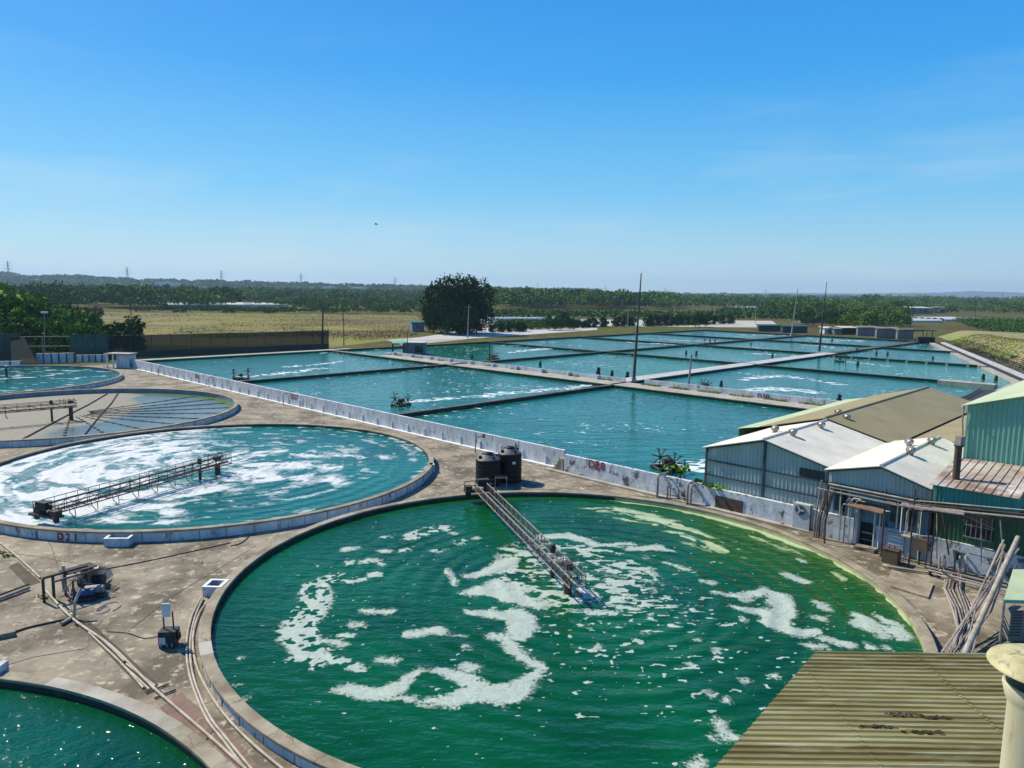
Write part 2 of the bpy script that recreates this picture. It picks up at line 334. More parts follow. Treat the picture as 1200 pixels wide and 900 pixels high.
terr = bpy.data.materials.new('field_ground'); terr.use_nodes = True
nt = terr.node_tree; b = nt.nodes['Principled BSDF']; b.inputs['Roughness'].default_value = .95; b.inputs['Specular IOR Level'].default_value = .1
geo = nt.nodes.new('ShaderNodeNewGeometry')
def tn(scale, det=6):
    n = nt.nodes.new('ShaderNodeTexNoise'); n.inputs['Scale'].default_value = scale; n.inputs['Detail'].default_value = det; n.inputs['Roughness'].default_value = .65
    lk(nt, geo.outputs['Position'], n.inputs['Vector']); return n
def ramp(src, stops):
    r = nt.nodes.new('ShaderNodeValToRGB'); cr = r.color_ramp
    while len(cr.elements) > 1: cr.elements.remove(cr.elements[-1])
    cr.elements[0].position = stops[0][0]; cr.elements[0].color = (*stops[0][1], 1)
    for p, c in stops[1:]: e = cr.elements.new(p); e.color = (*c, 1)
    lk(nt, src, r.inputs[0]); return r
r1 = ramp(tn(.012).outputs['Fac'], [(.3, (.05, .085, .018)), (.45, (.10, .105, .022)), (.55, (.09, .072, .025)), (.7, (.11, .085, .035))])
r2 = ramp(tn(.25).outputs['Fac'], [(.35, (.55, .55, .5)), (.65, (1.25, 1.2, 1.1))])
mm = nt.nodes.new('ShaderNodeMix'); mm.data_type = 'RGBA'; mm.blend_type = 'MULTIPLY'; mm.inputs[0].default_value = 1
lk(nt, r1.outputs[0], mm.inputs[6]); lk(nt, r2.outputs[0], mm.inputs[7]); lk(nt, mm.outputs[2], b.inputs['Base Color'])
MT['field'] = terr
tag(fill_with_holes('terrain', [(-9000, -300), (9000, -300), (9000, 9800), (-9000, 9800)], [plant], -.004, terr), kind='structure')

def sheet(name, pts, z, mat, kind='structure'):
    o = MB().slab([(p[0], p[1], z) for p in pts], .03).build(name, mat); return tag(o, kind=kind)
MT['field_green'] = M('green_crop_ground', (.05, .085, .018), (.10, .12, .03), .05, .95, world=True, c3=(.14, .13, .04), s3=.15)
MT['field_brown'] = M('bare_field_ground', (.135, .078, .018), (.08, .05, .014), .05, .95, .4, .3, world=True, c3=(.165, .15, .006), s3=.02, t3=(.42, .54), bdist=.2, stretch=(.5, 1.6, 1))
MT['dirt'] = M('bare_dirt', (.30, .23, .15), (.22, .17, .105), .08, .95, world=True, c3=(.12, .14, .04), s3=.3, t3=(.6, .7))
MT['yard'] = M('pale_yard', (.44, .42, .35), (.36, .34, .27), .03, .9, world=True)
sheet('crop_field', [G(110, 366), G(488, 369), G(498, 386), G(470, 397), G(395, 406.5), G(388, 407), G(100, 404)], .01, MT['field_brown'])
sheet('green_field', [G(185, 356.5), G(340, 358), G(350, 366), G(165, 364)], .02, MT['field_green'])
sheet('drying_yard', [G(560, 373.5), G(905, 376), G(915, 384), G(800, 383), G(560, 380.5)], .03, MT['yard'])
sheet('farm_road', [G(560, 384.5), G(470, 399), G(560, 396.5), G(700, 386.6), G(700, 383.5)], .05, MT['whitewalk'])
sheet('dirt_track', [G(485, 408), G(452, 398.5), G(520, 393), G(600, 389.5), G(600, 392), G(500, 402.5)], .045, MT['ledge'])
sheet('plantation_ground', [G(570, 366), G(960, 369), G(960, 373.5), G(570, 372)], .04, MT['field_green'])

# ------------------------------------------------------------ WATER
def water_mat(name, deep, foam=(.78, .82, .80), edge=(.44, .60), opac=.93, rough=.06, bsc=1.1, bst=.5, stretch=(1, 1, 1), algae=(.42, .50, .20), speck=1., fine=2.6, bdist=.12, moss=(.03, .10, .012)):
    m = bpy.data.materials.new(name); m.use_nodes = True; nt = m.node_tree; b = nt.nodes['Principled BSDF']
    b.inputs['IOR'].default_value = 1.333
    geo = nt.nodes.new('ShaderNodeNewGeometry')
    def nz(scale, det=5, rg=.6, st=None):
        n = nt.nodes.new('ShaderNodeTexNoise'); n.inputs['Scale'].default_value = scale; n.inputs['Detail'].default_value = det; n.inputs['Roughness'].default_value = rg
        if st:
            mp = nt.nodes.new('ShaderNodeMapping'); mp.inputs['Rotation'].default_value = (0, 0, st[3]); mp.inputs['Scale'].default_value = st[:3]; lk(nt, geo.outputs['Position'], mp.inputs[0]); lk(nt, mp.outputs[0], n.inputs['Vector'])
        else: lk(nt, geo.outputs['Position'], n.inputs['Vector'])
        return n.outputs['Fac']
    def math_(op, a, b_=None, clamp=False):
        n = nt.nodes.new('ShaderNodeMath'); n.operation = op; n.use_clamp = clamp
        for i, q in enumerate((a, b_)):
            if q is None: continue
            if isinstance(q, (int, float)): n.inputs[i].default_value = q
            else: lk(nt, q, n.inputs[i])
        return n.outputs[0]
    def mr(v, a, b_, c=0., d=1.):
        n = nt.nodes.new('ShaderNodeMapRange'); n.inputs[1].default_value = a; n.inputs[2].default_value = b_; n.inputs[3].default_value = c; n.inputs[4].default_value = d; lk(nt, v, n.inputs[0]); return n.outputs[0]
    def mix(f, a, c):
        n = nt.nodes.new('ShaderNodeMix'); n.data_type = 'RGBA'; lk(nt, f, n.inputs[0])
        for i, q in ((6, a), (7, c)):
            if isinstance(q, tuple): n.inputs[i].default_value = (*q, 1)
            else: lk(nt, q, n.inputs[i])
        return n.outputs[2]
    at = nt.nodes.new('ShaderNodeAttribute'); at.attribute_name = 'foam'  # foam, and painted sun glints in the ponds and corner tank
    al = nt.nodes.new('ShaderNodeAttribute'); al.attribute_name = 'algae'
    d2 = tuple(q*.62 for q in deep)
    base = mix(mr(nz(.12, 3), .4, .62), deep, d2)
    base = mix(mr(al.outputs['Fac'], 0, .55), base, moss)
    aln = math_('ADD', al.outputs['Fac'], math_('MULTIPLY', math_('SUBTRACT', nz(fine, 6, .7), .5), .5))
    base = mix(mr(aln, .62, .95), base, algae)
    fn = math_('ADD', at.outputs['Fac'], math_('MULTIPLY', math_('SUBTRACT', nz(fine*1.7, 6, .7), .5), .55*speck))
    vo = nt.nodes.new('ShaderNodeTexVoronoi'); vo.inputs['Scale'].default_value = fine*1.5; vo.inputs['Randomness'].default_value = 1; lk(nt, geo.outputs['Position'], vo.inputs['Vector'])
    bub = mr(vo.outputs['Distance'], .42, .12, 0., .26); fn = math_('SUBTRACT', fn, math_('MULTIPLY', bub, mr(nz(fine*.35, 3), .40, .62)))
    fm = mr(fn, edge[0], edge[1], 0., opac)
    fcol = mix(mr(nz(fine*3, 6, .75), .38, .62), tuple(q*.72 for q in foam), foam)
    col = mix(fm, base, fcol); lk(nt, col, b.inputs['Base Color'])
    rr = mr(fm, 0, 1, rough, .75); lk(nt, rr, b.inputs['Roughness'])
    h1 = nz(bsc, 3, .55, (*stretch, R(18)) if stretch != (1, 1, 1) else None); h2 = nz(bsc*3.1, 3, .6)
    hh = math_('ADD', h1, math_('MULTIPLY', h2, .28)); 
    wv = nt.nodes.new('ShaderNodeAttribute'); wv.attribute_name = 'wave'
    hh = math_('ADD', hh, wv.outputs['Fac'])
    hh = math_('ADD', hh, math_('MULTIPLY', fm, .12))
    bp = nt.nodes.new('ShaderNodeBump'); bp.inputs['Strength'].default_value = bst; bp.inputs['Distance'].default_value = bdist
    lk(nt, hh, bp.inputs['Height']); lk(nt, bp.outputs[0], b.inputs['Normal'])
    return m
def disc_grid(c, r, step):
    n = int(r/step)+1; a = np.arange(-n, n+1)*step; X, Y = np.meshgrid(a+c[0], a+c[1]); w_ = 2*n+1
    # pull the outermost vertices onto the circle
    d = np.hypot(X-c[0], Y-c[1]); k = np.where(d > r, r/np.maximum(d, 1e-6), 1); X = c[0]+(X-c[0])*k; Y = c[1]+(Y-c[1])*k
    I, J = np.meshgrid(np.arange(w_-1), np.arange(w_-1), indexing='ij'); q = np.stack([I*w_+J, I*w_+J+1, (I+1)*w_+J+1, (I+1)*w_+J], -1).reshape(-1, 4)
    dd = d.ravel()[q].min(1); q = q[dd < r]
    used = np.unique(q); mp = np.full(w_*w_, -1); mp[used] = np.arange(len(used))
    return X.ravel()[used], Y.ravel()[used], mp[q]
def warp(X, Y, a, s, seed): return X+(fbm(X/s, Y/s, seed)-.5)*2*a, Y+(fbm(X/s+31, Y/s-7, seed+9)-.5)*2*a
def c1(L): return [[(200+x/2.6475, 560+y/2.6475, q/2.6475) for x, y, q in l] for l in L]     # strokes noted in three enlargements
def c2(L): return [[(520+x/2.6475, 540+y/2.6475, q/2.6475) for x, y, q in l] for l in L]
def c3(L): return [[(800+x/2.6475, 560+y/2.6475, q/2.6475) for x, y, q in l] for l in L]

def tank_a():
    z = ZA-.34; X, Y, Q = disc_grid(CA, RA+.15, .065)
    Xw, Yw = warp(X, Y, .45, 1.1, 3); Xw, Yw = warp(Xw, Yw, .16, .28, 5)
    holey = c1([[(520, 300, 14), (455, 335, 30), (440, 400, 38), (385, 455, 34), (410, 520, 40), (450, 580, 22)], [(470, 545, 14), (540, 575, 20), (600, 595, 10)],
                [(660, 185, 10), (730, 188, 16), (790, 168, 22), (840, 155, 18)], [(720, 225, 14)], [(600, 258, 12), (640, 262, 8)], [(570, 320, 20), (600, 315, 12)], [(640, 300, 18)], [(905, 195, 18)], [(835, 225, 14)], [(550, 490, 12)]])
    solid = c1([[(500, 655, 6), (570, 655, 24), (640, 668, 24), (710, 645, 20), (770, 600, 12)], [(680, 672, 8), (770, 684, 8)], [(790, 700, 8), (870, 690, 20), (950, 665, 30), (1059, 672, 24)],
                [(820, 595, 10), (880, 605, 16), (940, 640, 22)], [(750, 478, 14), (840, 478, 18)], [(600, 408, 7), (680, 415, 12)], [(650, 562, 12), (700, 570, 10)], [(475, 505, 9), (535, 518, 8)], [(560, 222, 14)], [(660, 226, 12)], [(545, 452, 6), (590, 455, 6)],
                [(860, 285, 6), (870, 315, 8), (885, 330, 5)], [(930, 582, 12), (960, 585, 8)], [(645, 268, 6)], [(880, 170, 8)], [(950, 185, 6)], [(550, 262, 8)], [(230, 690, 3)], [(215, 566, 4)], [(200, 650, 3)]]) \
        + c2([[(190, 272, 12), (250, 290, 12)], [(300, 235, 12), (390, 235, 18), (480, 262, 8)], [(85, 355, 12), (150, 345, 22), (210, 305, 16)], [(85, 410, 14), (160, 395, 34), (215, 420, 34), (300, 445, 16)],
               [(70, 470, 8), (150, 480, 16), (230, 470, 20)], [(240, 490, 26), (245, 540, 22)], [(135, 548, 10), (200, 545, 14)], [(205, 565, 16), (250, 605, 18), (300, 640, 14), (265, 695, 22), (180, 735, 24), (90, 720, 26), (0, 745, 18)],
               [(60, 660, 16), (100, 690, 16)], [(0, 655, 12), (60, 665, 16)], [(580, 272, 12), (660, 270, 18), (700, 278, 8)], [(470, 262, 10), (580, 255, 8)], [(690, 312, 6), (755, 342, 5)], [(830, 382, 9)], [(840, 410, 5), (930, 420, 8), (980, 402, 12)],
               [(985, 400, 8), (1030, 430, 22), (1059, 470, 28)], [(900, 455, 6), (1000, 475, 16)], [(60, 545, 5), (20, 545, 3)], [(70, 583, 6)], [(95, 635, 10)], [(460, 580, 8)], [(790, 555, 7)], [(850, 590, 8)], [(820, 850, 8)], [(860, 810, 8), (890, 850, 12)], [(820, 720, 8)], [(760, 625, 5)]]) \
        + c3([[(320, 298, 9), (375, 320, 12)], [(185, 375, 8), (235, 358, 8)], [(245, 345, 10), (300, 370, 18), (318, 405, 20), (290, 450, 26)], [(300, 455, 22), (360, 480, 16), (420, 480, 12)], [(165, 402, 6), (250, 412, 10)],
               [(400, 382, 8), (440, 410, 12)], [(420, 436, 8)], [(535, 425, 10), (570, 455, 22), (620, 490, 12)], [(600, 430, 8), (650, 455, 10)], [(640, 470, 18), (680, 490, 16)], [(445, 505, 10), (510, 520, 14)], [(380, 518, 8), (430, 524, 8)], [(580, 522, 10)], [(640, 526, 8)],
               [(90, 330, 10)], [(65, 322, 6)], [(180, 440, 8)], [(110, 535, 8)], [(210, 632, 8)], [(140, 692, 8)], [(115, 765, 12), (150, 800, 12)], [(85, 800, 8)], [(35, 885, 14)], [(370, 256, 7)], [(300, 622, 8)]])
    s1 = strokes(Xw, Yw, solid, z, 1.5)+.07
    s2 = strokes(Xw, Yw, holey, z, 1.4)+.05
    hole = fbm(X*3.1, Y*3.1, 21, 2)
    foam = np.clip(.5+s1*.95, 0, .93)
    foam = np.maximum(foam, np.clip(.5+s2*1.1, 0, .93)*(1-1.1*sst(.54, .64, hole)))
    # ragged foam churned up round the drive column
    px, py = G(655, 672, z)[:2]; r = np.hypot(X-px, Y-py); th = np.arctan2(Y-py, X-px)
    sw = th+r*.35; ra = fbm(np.cos(sw)*r*1.5+9, np.sin(sw)*r*1.5*1.4, 40, 4)
    px2, py2 = G(672, 668, z)[:2]; ring_ = np.exp(-(np.abs(np.hypot(X-px2, (Y-py2)*.85)-2.6)/2.9)**2.2)
    ch = fbm(X*1.9+ra*1.2, Y*2.9, 140, 5)
    foam = np.maximum(foam, ring_*np.clip(.5+(ch-.525)*6, 0, .92))
    gx2, gy2 = G(735, 705, z)[:2]; rg2 = np.exp(-(np.hypot(X-gx2, Y-gy2)/4.6)**2); ch2 = fbm(X*1.6, Y*3.6, 150, 4)
    foam = np.maximum(foam, rg2*np.clip(.5+(ch2-.58)*7, 0, .9))
    # small flecks trailing clockwise in the near right half
    gx, gy = G(770, 745, z)[:2]
    fl = vnoise(X*2.3+fbm(X, Y, 3)*2, Y*4.2, 60)*.6+vnoise(X*5, Y*8, 61)*.4
    reg = np.exp(-(((X-gx)/7.5)**2+((Y-gy)/8.5)**2)**1.3)
    foam = np.maximum(foam, sst(.69, .79, fl+reg*.15-.135)*.95)
    fl2 = vnoise(X*4.1, Y*6.3, 71); foam = np.maximum(foam, sst(.955, .985, fl2)*.9)
    # algae: pale scum pressed against the far right wall
    dc = RA-np.hypot(X-CA[0], Y-CA[1]); ang = np.degrees(np.arctan2(Y-CA[1], X-CA[0]))
    amp = sst(86, 70, ang)*sst(-40, -20, ang)
    wband = .12+.62*np.exp(-((ang-42)/28.)**2)
    a_ = amp*sst(wband*1.25, wband*.55, dc+(fbm(X*.8, Y*.8, 80)-.5)*.8)
    str_ = fbm(ang*.16+fbm(X*.5, Y*.5, 4)*1.5, dc*1.5+fbm(X*.7, Y*.7, 2)*1.2, 90, 5)
    plume = strokes(Xw, Yw, c2([[(450, 150, 22), (560, 165, 40), (680, 195, 44), (800, 250, 40), (930, 290, 26)], [(420, 148, 8), (470, 170, 10)], [(800, 300, 6), (900, 340, 6)]])+c3([[(480, 300, 16), (530, 330, 16)], [(60, 130, 14), (240, 190, 12), (400, 250, 8)]]), z, 1.7)
    a_ = np.maximum(a_, sst(-.8, .8, plume)*sst(.30, .60, str_)*1.0)
    green = sst(7.5, 2.5, dc)*sst(100, 60, ang)*sst(-35, 0, ang)*.34
    a_ = np.maximum(a_, green+.2*sst(.5, .7, str_)*(green > .12))
    # darker mossy water under the far wall
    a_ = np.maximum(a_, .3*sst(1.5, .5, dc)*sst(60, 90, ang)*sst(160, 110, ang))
    gyr = np.exp(-(np.hypot(X-G(625, 662, z)[0], Y-G(625, 662, z)[1])/1.3)**2); a_ = np.maximum(a_, gyr*.62*sst(.4, .6, ra))
    cx_, cy_ = G(690, 690, z)[:2]; rr = np.hypot(X-cx_, Y-cy_)
    wave = .30*np.sin(rr*2*math.pi/1.15+fbm(X*.5, Y*.5, 8)*5)*np.exp(-((rr-7)/9.)**2)*(.4+fbm(X*.6, Y*.6, 12))
    o = np_mesh('tank_water', np.stack([X-CA[0], Y-CA[1], X*0], 1), Q, MT['wA'], attrs={'foam': ('POINT', foam), 'algae': ('POINT', a_), 'wave': ('POINT', wave)}, smooth=True, loc=(*CA, z))
    tag(o, kind='structure')
MT['wA'] = water_mat('green_water', (.001, .080, .021), moss=(.010, .085, .008), algae=(.42, .50, .27), bsc=1.25, bst=.95, stretch=(.55, 1.5, 1), foam=(.50, .57, .48), speck=1.6, edge=(.44, .66), opac=.84, fine=3.4)
MT['wB'] = water_mat('teal_water', (.004, .125, .088), edge=(.34, .78), opac=.92, bsc=1.3, bst=.6, stretch=(.6, 1.5, 1), foam=(.70, .72, .70), fine=1.6)
MT['wE'] = water_mat('green_water_corner', (.001, .075, .040), moss=(.002, .05, .008), bsc=1.8, bst=.9, speck=.9)
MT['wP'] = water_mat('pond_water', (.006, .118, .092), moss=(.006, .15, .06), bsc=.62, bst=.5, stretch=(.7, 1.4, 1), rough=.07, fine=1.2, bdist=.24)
tank_a()
def tank_b():
    z = ZB-.28; X, Y, Q = disc_grid(CB, RB+.15, .11); r = np.hypot(X-CB[0], Y-CB[1]); ang = np.arctan2(Y-CB[1], X-CB[0])
    def c5(L): return [[(x/4, 420+y/4, q/4) for x, y, q in l] for l in L]
    def c6(L): return [[(280+x/4, 420+y/4, q/4) for x, y, q in l] for l in L]
    Xw, Yw = warp(X, Y, .9, 2.6, 13); Xw, Yw = warp(Xw, Yw, .3, .6, 15)
    L = c5([[(0, 600, 60), (200, 560, 90), (420, 520, 90), (600, 560, 60), (760, 620, 40)], [(100, 480, 30), (350, 430, 40), (620, 380, 25)], [(0, 690, 40), (300, 700, 60), (560, 660, 60), (900, 600, 50), (1200, 520, 50)],
            [(100, 740, 20), (400, 760, 26), (800, 770, 16)], [(600, 730, 40), (800, 720, 22)], [(1000, 500, 50), (1200, 450, 50)]]) \
        + c6([[(0, 450, 45), (200, 440, 35), (400, 455, 28), (700, 460, 12)], [(0, 540, 60), (200, 560, 60), (380, 560, 45), (500, 580, 10)], [(100, 500, 50), (450, 500, 40)], [(20, 640, 20), (150, 630, 12)]])
    s = strokes(Xw, Yw, L, z)
    n1 = fbm(ang*3.2+fbm(X*.3, Y*.3, 2)*2, r*1.25, 33, 5); n2 = fbm(X*.9, Y*1.6, 35, 5)
    left = strokes(Xw, Yw, c5([[(-60, 640, 110), (150, 590, 110), (420, 560, 90), (640, 560, 70)], [(-40, 520, 60), (200, 470, 60), (500, 420, 40)], [(60, 720, 50), (400, 720, 60), (700, 690, 50), (1000, 600, 50)]]), z)
    s = np.maximum(s+.5, left+.8); s = np.maximum(s, (CB[0]-1.5-Xw)*.24-.05-1.2*sst(CB[1]+5, CB[1]+13, Yw)); streak = fbm(ang*5.5+fbm(X*.25, Y*.25, 5)*2.2, r*.95+fbm(X*.4, Y*.4, 6)*1.5, 38, 5)
    foam = np.clip(.56+s*.35, 0, .98)-.75*sst(.52, .70, n1)*sst(.4, .6, n2)-.52*sst(.42, .66, streak)
    top_ = sst(CB[1]+1, CB[1]+9, Y)*sst(CB[0]-12, CB[0]-2, X); foam = foam-.40*top_*sst(.42, .6, n2)
    foam = np.clip(foam, 0, 1); foam = np.maximum(foam, sst(.46, .66, n2*.5+n1*.5)*.62)
    foam = np.maximum(foam, sst(RB-.9, RB-.1, r)*sst(.45, .6, n2)*.7)
    # teal arc left open by the scraper
    arc = strokes(Xw, Yw, c5([[(860, 700, 22), (1000, 730, 30), (1200, 700, 40)], [(880, 680, 6), (1150, 640, 10)], [(660, 720, 10), (730, 735, 12)]])+c6([[(0, 740, 34), (200, 700, 40), (420, 660, 36), (620, 610, 40), (760, 540, 44), (820, 490, 30)], [(560, 500, 14), (700, 520, 24)]]), z)
    foam = foam*(1-sst(-.3, .5, arc)*(1-.75*sst(.50, .64, fbm(X*1.3, Y*2.6, 37, 5))))
    mud = strokes(Xw, Yw, c5([[(0, 690, 24), (120, 710, 20), (230, 700, 10)]]), z)
    wave = .22*np.sin(r*2*math.pi/1.3+fbm(X*.5, Y*.5, 8)*5)
    np_mesh('tank_water', np.stack([X-CB[0], Y-CB[1], X*0], 1), Q, MT['wB'], attrs={'foam': ('POINT', foam), 'algae': ('POINT', sst(-.4, .6, mud)*.0), 'wave': ('POINT', wave)}, smooth=True, loc=(*CB, z))['kind'] = 'structure'
tank_b()
def tank_c():
    # nearly drained: pale mud flats on the floor, thin bluish water round them
    z = .06; X, Y, Q = disc_grid(CC, RC+.15, .2)
    mud = strokes(*warp(X, Y, 2.6, 6, 44), [[(-90, 500, 8), (0, 497, 8), (60, 492, 9), (105, 485, 8), (140, 479, 5)], [(-80, 487, 7), (0, 480, 7), (70, 476, 6), (130, 470, 4), (150, 465, 2)], [(100, 462, 1.5), (135, 460, 1.5)]], z, 3.4)
    Xm, Ym = warp(X, Y, 3.5, 7, 46); mud = np.maximum(mud, (CC[0]+5-Xm)*.35-1.6*sst(CC[1]+7, CC[1]+13, Ym)-1.5*sst(RC-3.2, RC-.5, np.hypot(X-CC[0], Y-CC[1])))
    d = RC-np.hypot(X-CC[0], Y-CC[1]); a_ = sst(2.2, .7, d)*sst(CC[1]+2, CC[1]+9, Y)*.62
    o = np_mesh('drained_tank_floor', np.stack([X-CC[0], Y-CC[1], X*0], 1), Q, MT['wC'], attrs={'foam': ('POINT', sst(-1.2, 1.2, mud)), 'algae': ('POINT', a_), 'wave': ('POINT', X*0)}, smooth=True, loc=(*CC, z))
    o['kind'] = 'structure'
MT['wC'] = water_mat('shallow_water_over_mud', (.15, .18, .15), foam=(.27, .24, .175), edge=(.25, .85), rough=.25, bsc=1.2, bst=.12, speck=.9, algae=(.13, .20, .04), fine=.8, moss=(.11, .17, .035))
tank_c()
def tank_d():
    z = ZD-.35; X, Y, Q = disc_grid(CD, RD+.15, .2)
    s = strokes(*warp(X, Y, 1.5, 5, 50), [[(-60, 448, 10), (0, 444, 6), (40, 441.5, 4), (75, 437, 2)], [(60, 433.5, 1), (95, 433.5, .8)], [(0, 447, 3), (60, 442, 2)]], z)
    n = fbm(X*.5, Y*1.1, 52, 5)
    foam = np.maximum(sst(-.6, 1.4, s)*sst(.30, .5, n), sst(.56, .70, n)*.6)
    np_mesh('tank_water', np.stack([X-CD[0], Y-CD[1], X*0], 1), Q, MT['wB'], attrs={'foam': ('POINT', foam), 'algae': ('POINT', X*0), 'wave': ('POINT', X*0)}, smooth=True, loc=(*CD, z))['kind'] = 'structure'
tank_d()
def tank_e():
    z = ZE-.36; X, Y, Q = disc_grid(CE, RE+.15, .12)
    n = vnoise(X*4.3, Y*6, 5); foam = sst(.90, .96, n*.7+.3*vnoise(X*9, Y*12, 8))  # sun sparkles painted on the water as white specks
    d = RE-np.hypot(X-CE[0], Y-CE[1])
    np_mesh('tank_water', np.stack([X-CE[0], Y-CE[1], X*0], 1), Q, MT['wE'], attrs={'foam': ('POINT', foam), 'algae': ('POINT', .3*sst(1.6, .5, d+(fbm(X, Y, 3)-.5)))}, smooth=True, loc=(*CE, z))['kind'] = 'structure'
tank_e()

# rectangular ponds
US = [-147., -106., -66.5, -25.5]; VS = [49.0, 92., 142., 183., 223., 263.]
PZ = 1.06; CAP = 1.5
def bank_u(v): return -24. if v < 150 else -24.-(v-150)*.375                  # the slanting right-hand bank
pond_foam = {(0, 0): [[(288, 441.5, 2.2), (330, 437.5, 2.6), (380, 431.5, 1.6)], [(340, 430, 1), (400, 424, 1.2)]],
             (1, 0): [[(482, 470, 3), (540, 466, 3.5), (620, 459, 4), (690, 452, 3)]],
             (2, 0): [[(790, 543, 6), (830, 545, 10), (870, 540, 8)], [(800, 548, 4), (850, 556, 6)]],
             (0, 1): [[(600, 413, 4), (650, 407, 3), (680, 411, 2)], [(590, 405, 1), (660, 406, 1)]],
             (2, 1): [[(830, 462, 4), (860, 460, 5), (900, 455, 7), (960, 460, 6)], [(870, 445, 3), (920, 440, 4), (980, 450, 3)], [(840, 466, 3), (980, 472, 2)]],
             (0, 2): [[(735, 401, 1), (790, 404, 1.4), (770, 402, 1)]], (2, 2): [[(990, 424, 1.5), (1040, 429, 1.5)]], (0, 3): [[(790, 399, 1), (870, 401, 1.6)]],
             (0, 4): [[(850, 392, 1), (920, 393, 1.4)]], (1, 4): [[(950, 397, .8), (1010, 399.5, 1.2)]], (1, 3): [[(940, 404, .6), (980, 407, .8)]], (1, 2): [[(870, 414, .8), (940, 417, .8)]]}
for i in range(3):
    for j in range(5):
        u0, u1, v0, v1 = US[i], US[i+1], VS[j], VS[j+1]
        st = .3 if j == 0 else (.4 if j == 1 else .8)
        uu = np.arange(u0, u1+st, st); vv = np.arange(v0, v1+st, st); A_, B_ = np.meshgrid(uu, vv); nu, nv = len(uu), len(vv)
        if i == 2:
            lim = np.where(B_ < 150, -24., -24.-(B_-150)*.375); A_ = u0+(A_-u0)*(lim+.3-u0)/(uu[-1]-u0)
        X = A_*U[0]+B_*V[0]; Y = A_*U[1]+B_*V[1]
        I, J = np.meshgrid(np.arange(nv-1), np.arange(nu-1), indexing='ij'); Q = np.stack([I*nu+J, I*nu+J+1, (I+1)*nu+J+1, (I+1)*nu+J], -1).reshape(-1, 4)
        X, Y = X.ravel(), Y.ravel(); foam = X*0
        n = fbm(X*1.3, Y*2.2, 7+i+j*3, 4)
        if (i, j) in pond_foam: foam = sst(-3.4, 1.6, strokes(*warp(X, Y, 1.6, 3, 3), pond_foam[(i, j)], PZ))*sst(.34, .60, fbm(X*1.9, Y*2.6, 9+i, 4))*1.05
        glint_specks = vnoise(X*1.7, Y*3.4, 31+i)*.6+vnoise(X*3.3, Y*6, 32+j)*.4; foam = np.maximum(foam, sst(.60, .86, glint_specks+.60*(fbm(X*.09, Y*.09, 77, 3)-.5))*.62)  # sun glitter painted as pale specks, stored along with the foam
        c = XY((u0+u1)/2, (v0+v1)/2)
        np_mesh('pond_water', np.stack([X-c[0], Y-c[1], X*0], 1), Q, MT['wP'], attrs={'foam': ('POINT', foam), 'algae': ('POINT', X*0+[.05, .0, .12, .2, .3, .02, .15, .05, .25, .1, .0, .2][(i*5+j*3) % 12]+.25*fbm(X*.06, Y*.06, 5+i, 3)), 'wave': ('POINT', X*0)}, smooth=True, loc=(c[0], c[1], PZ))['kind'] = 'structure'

# ------------------------------------------------------------ ROUND TANK WALLS
def text_on(parent, txt, size, origin, xdir, normal, mat, name='lettering'):
    cu = bpy.data.curves.new(name, 'FONT'); cu.body = txt; cu.size = size; cu.extrude = .008; cu.offset = size*.02; cu.align_x = 'CENTER'; cu.space_character = 1.12
    tmp = bpy.data.objects.new('tmp', cu); COL.objects.link(tmp); bpy.context.view_layer.update()
    me = bpy.data.meshes.new_from_object(tmp.evaluated_get(bpy.context.evaluated_depsgraph_get())); bpy.data.objects.remove(tmp); me.materials.clear(); me.materials.append(mat)
    o = bpy.data.objects.new(name, me); COL.objects.link(o)
    x = Vector(xdir).normalized(); z = Vector(normal).normalized(); y = z.cross(x)
    m_ = Matrix(((x.x, y.x, z.x, 0), (x.y, y.y, z.y, 0), (x.z, y.z, z.z, 0), (0, 0, 0, 1)))
    m_.translation = Vector(origin)-(wloc(parent) if parent else Vector((0, 0, 0))); o.parent = parent; o.matrix_local = m_
    return o
def round_tank(c, r, z, th, deep, label, outer='paint', inner='lining', n=120, seams=True, over=.06):
    t = thing('circular_tank', (c[0], c[1], 0), label, 'tank', 'round settling tanks on the concrete apron')
    c3_ = (c[0], c[1], 0)
    MB().lathe([(r+.03, z-.12), (r+.03, z-deep), (r+th, z-deep), (r+th, z-.12)], c3_, n, closed=True).build('wall', MT[outer], t)
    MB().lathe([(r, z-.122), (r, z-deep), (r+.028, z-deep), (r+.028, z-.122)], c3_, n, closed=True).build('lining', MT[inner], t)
    MB().lathe([(r-.03, z-.118), (r-.03, z-.02), (r-.01, z), (r+th+over-.02, z), (r+th+over, z-.02), (r+th+over, z-.118)], c3_, n, closed=True).build('rim', MT['rim'], t)
    if seams:
        k = int(2*math.pi*r/1.6); k0 = None
        for i in range(int(k*.47), k):
            a = 2*math.pi*i/k+random.uniform(-.004, .004)
            if k0 is None:
                k0 = MB().box((c[0]+r+th+.004, c[1], (z-.12)/2), (.02, .035, z-.13), 0).build('seam', MT['seam'], t); o = k0
            else: o = k0.copy(); COL.objects.link(o)
            o.rotation_euler.z = a
    return t
tA = round_tank(CA, RA, ZA, .42, 1.6, 'largest round tank of green water with pale foam swirls in the foreground')
tB = round_tank(CB, RB, ZB, .35, .7, 'white walled round tank marked D21 full of white foam')
tC = round_tank(CC, RC, ZC, .35, .7, 'nearly drained round tank with pale mud and bluish shallow water', inner='lining_blue')
tD = round_tank(CD, RD, ZD, .35, .7, 'farthest round tank beside the small flat roofed hut at upper left', inner='lining_blue')
tE = round_tank(CE, RE, ZE, .5, 1.4, 'round tank cut off by the lower left corner, dark green water', seams=False)
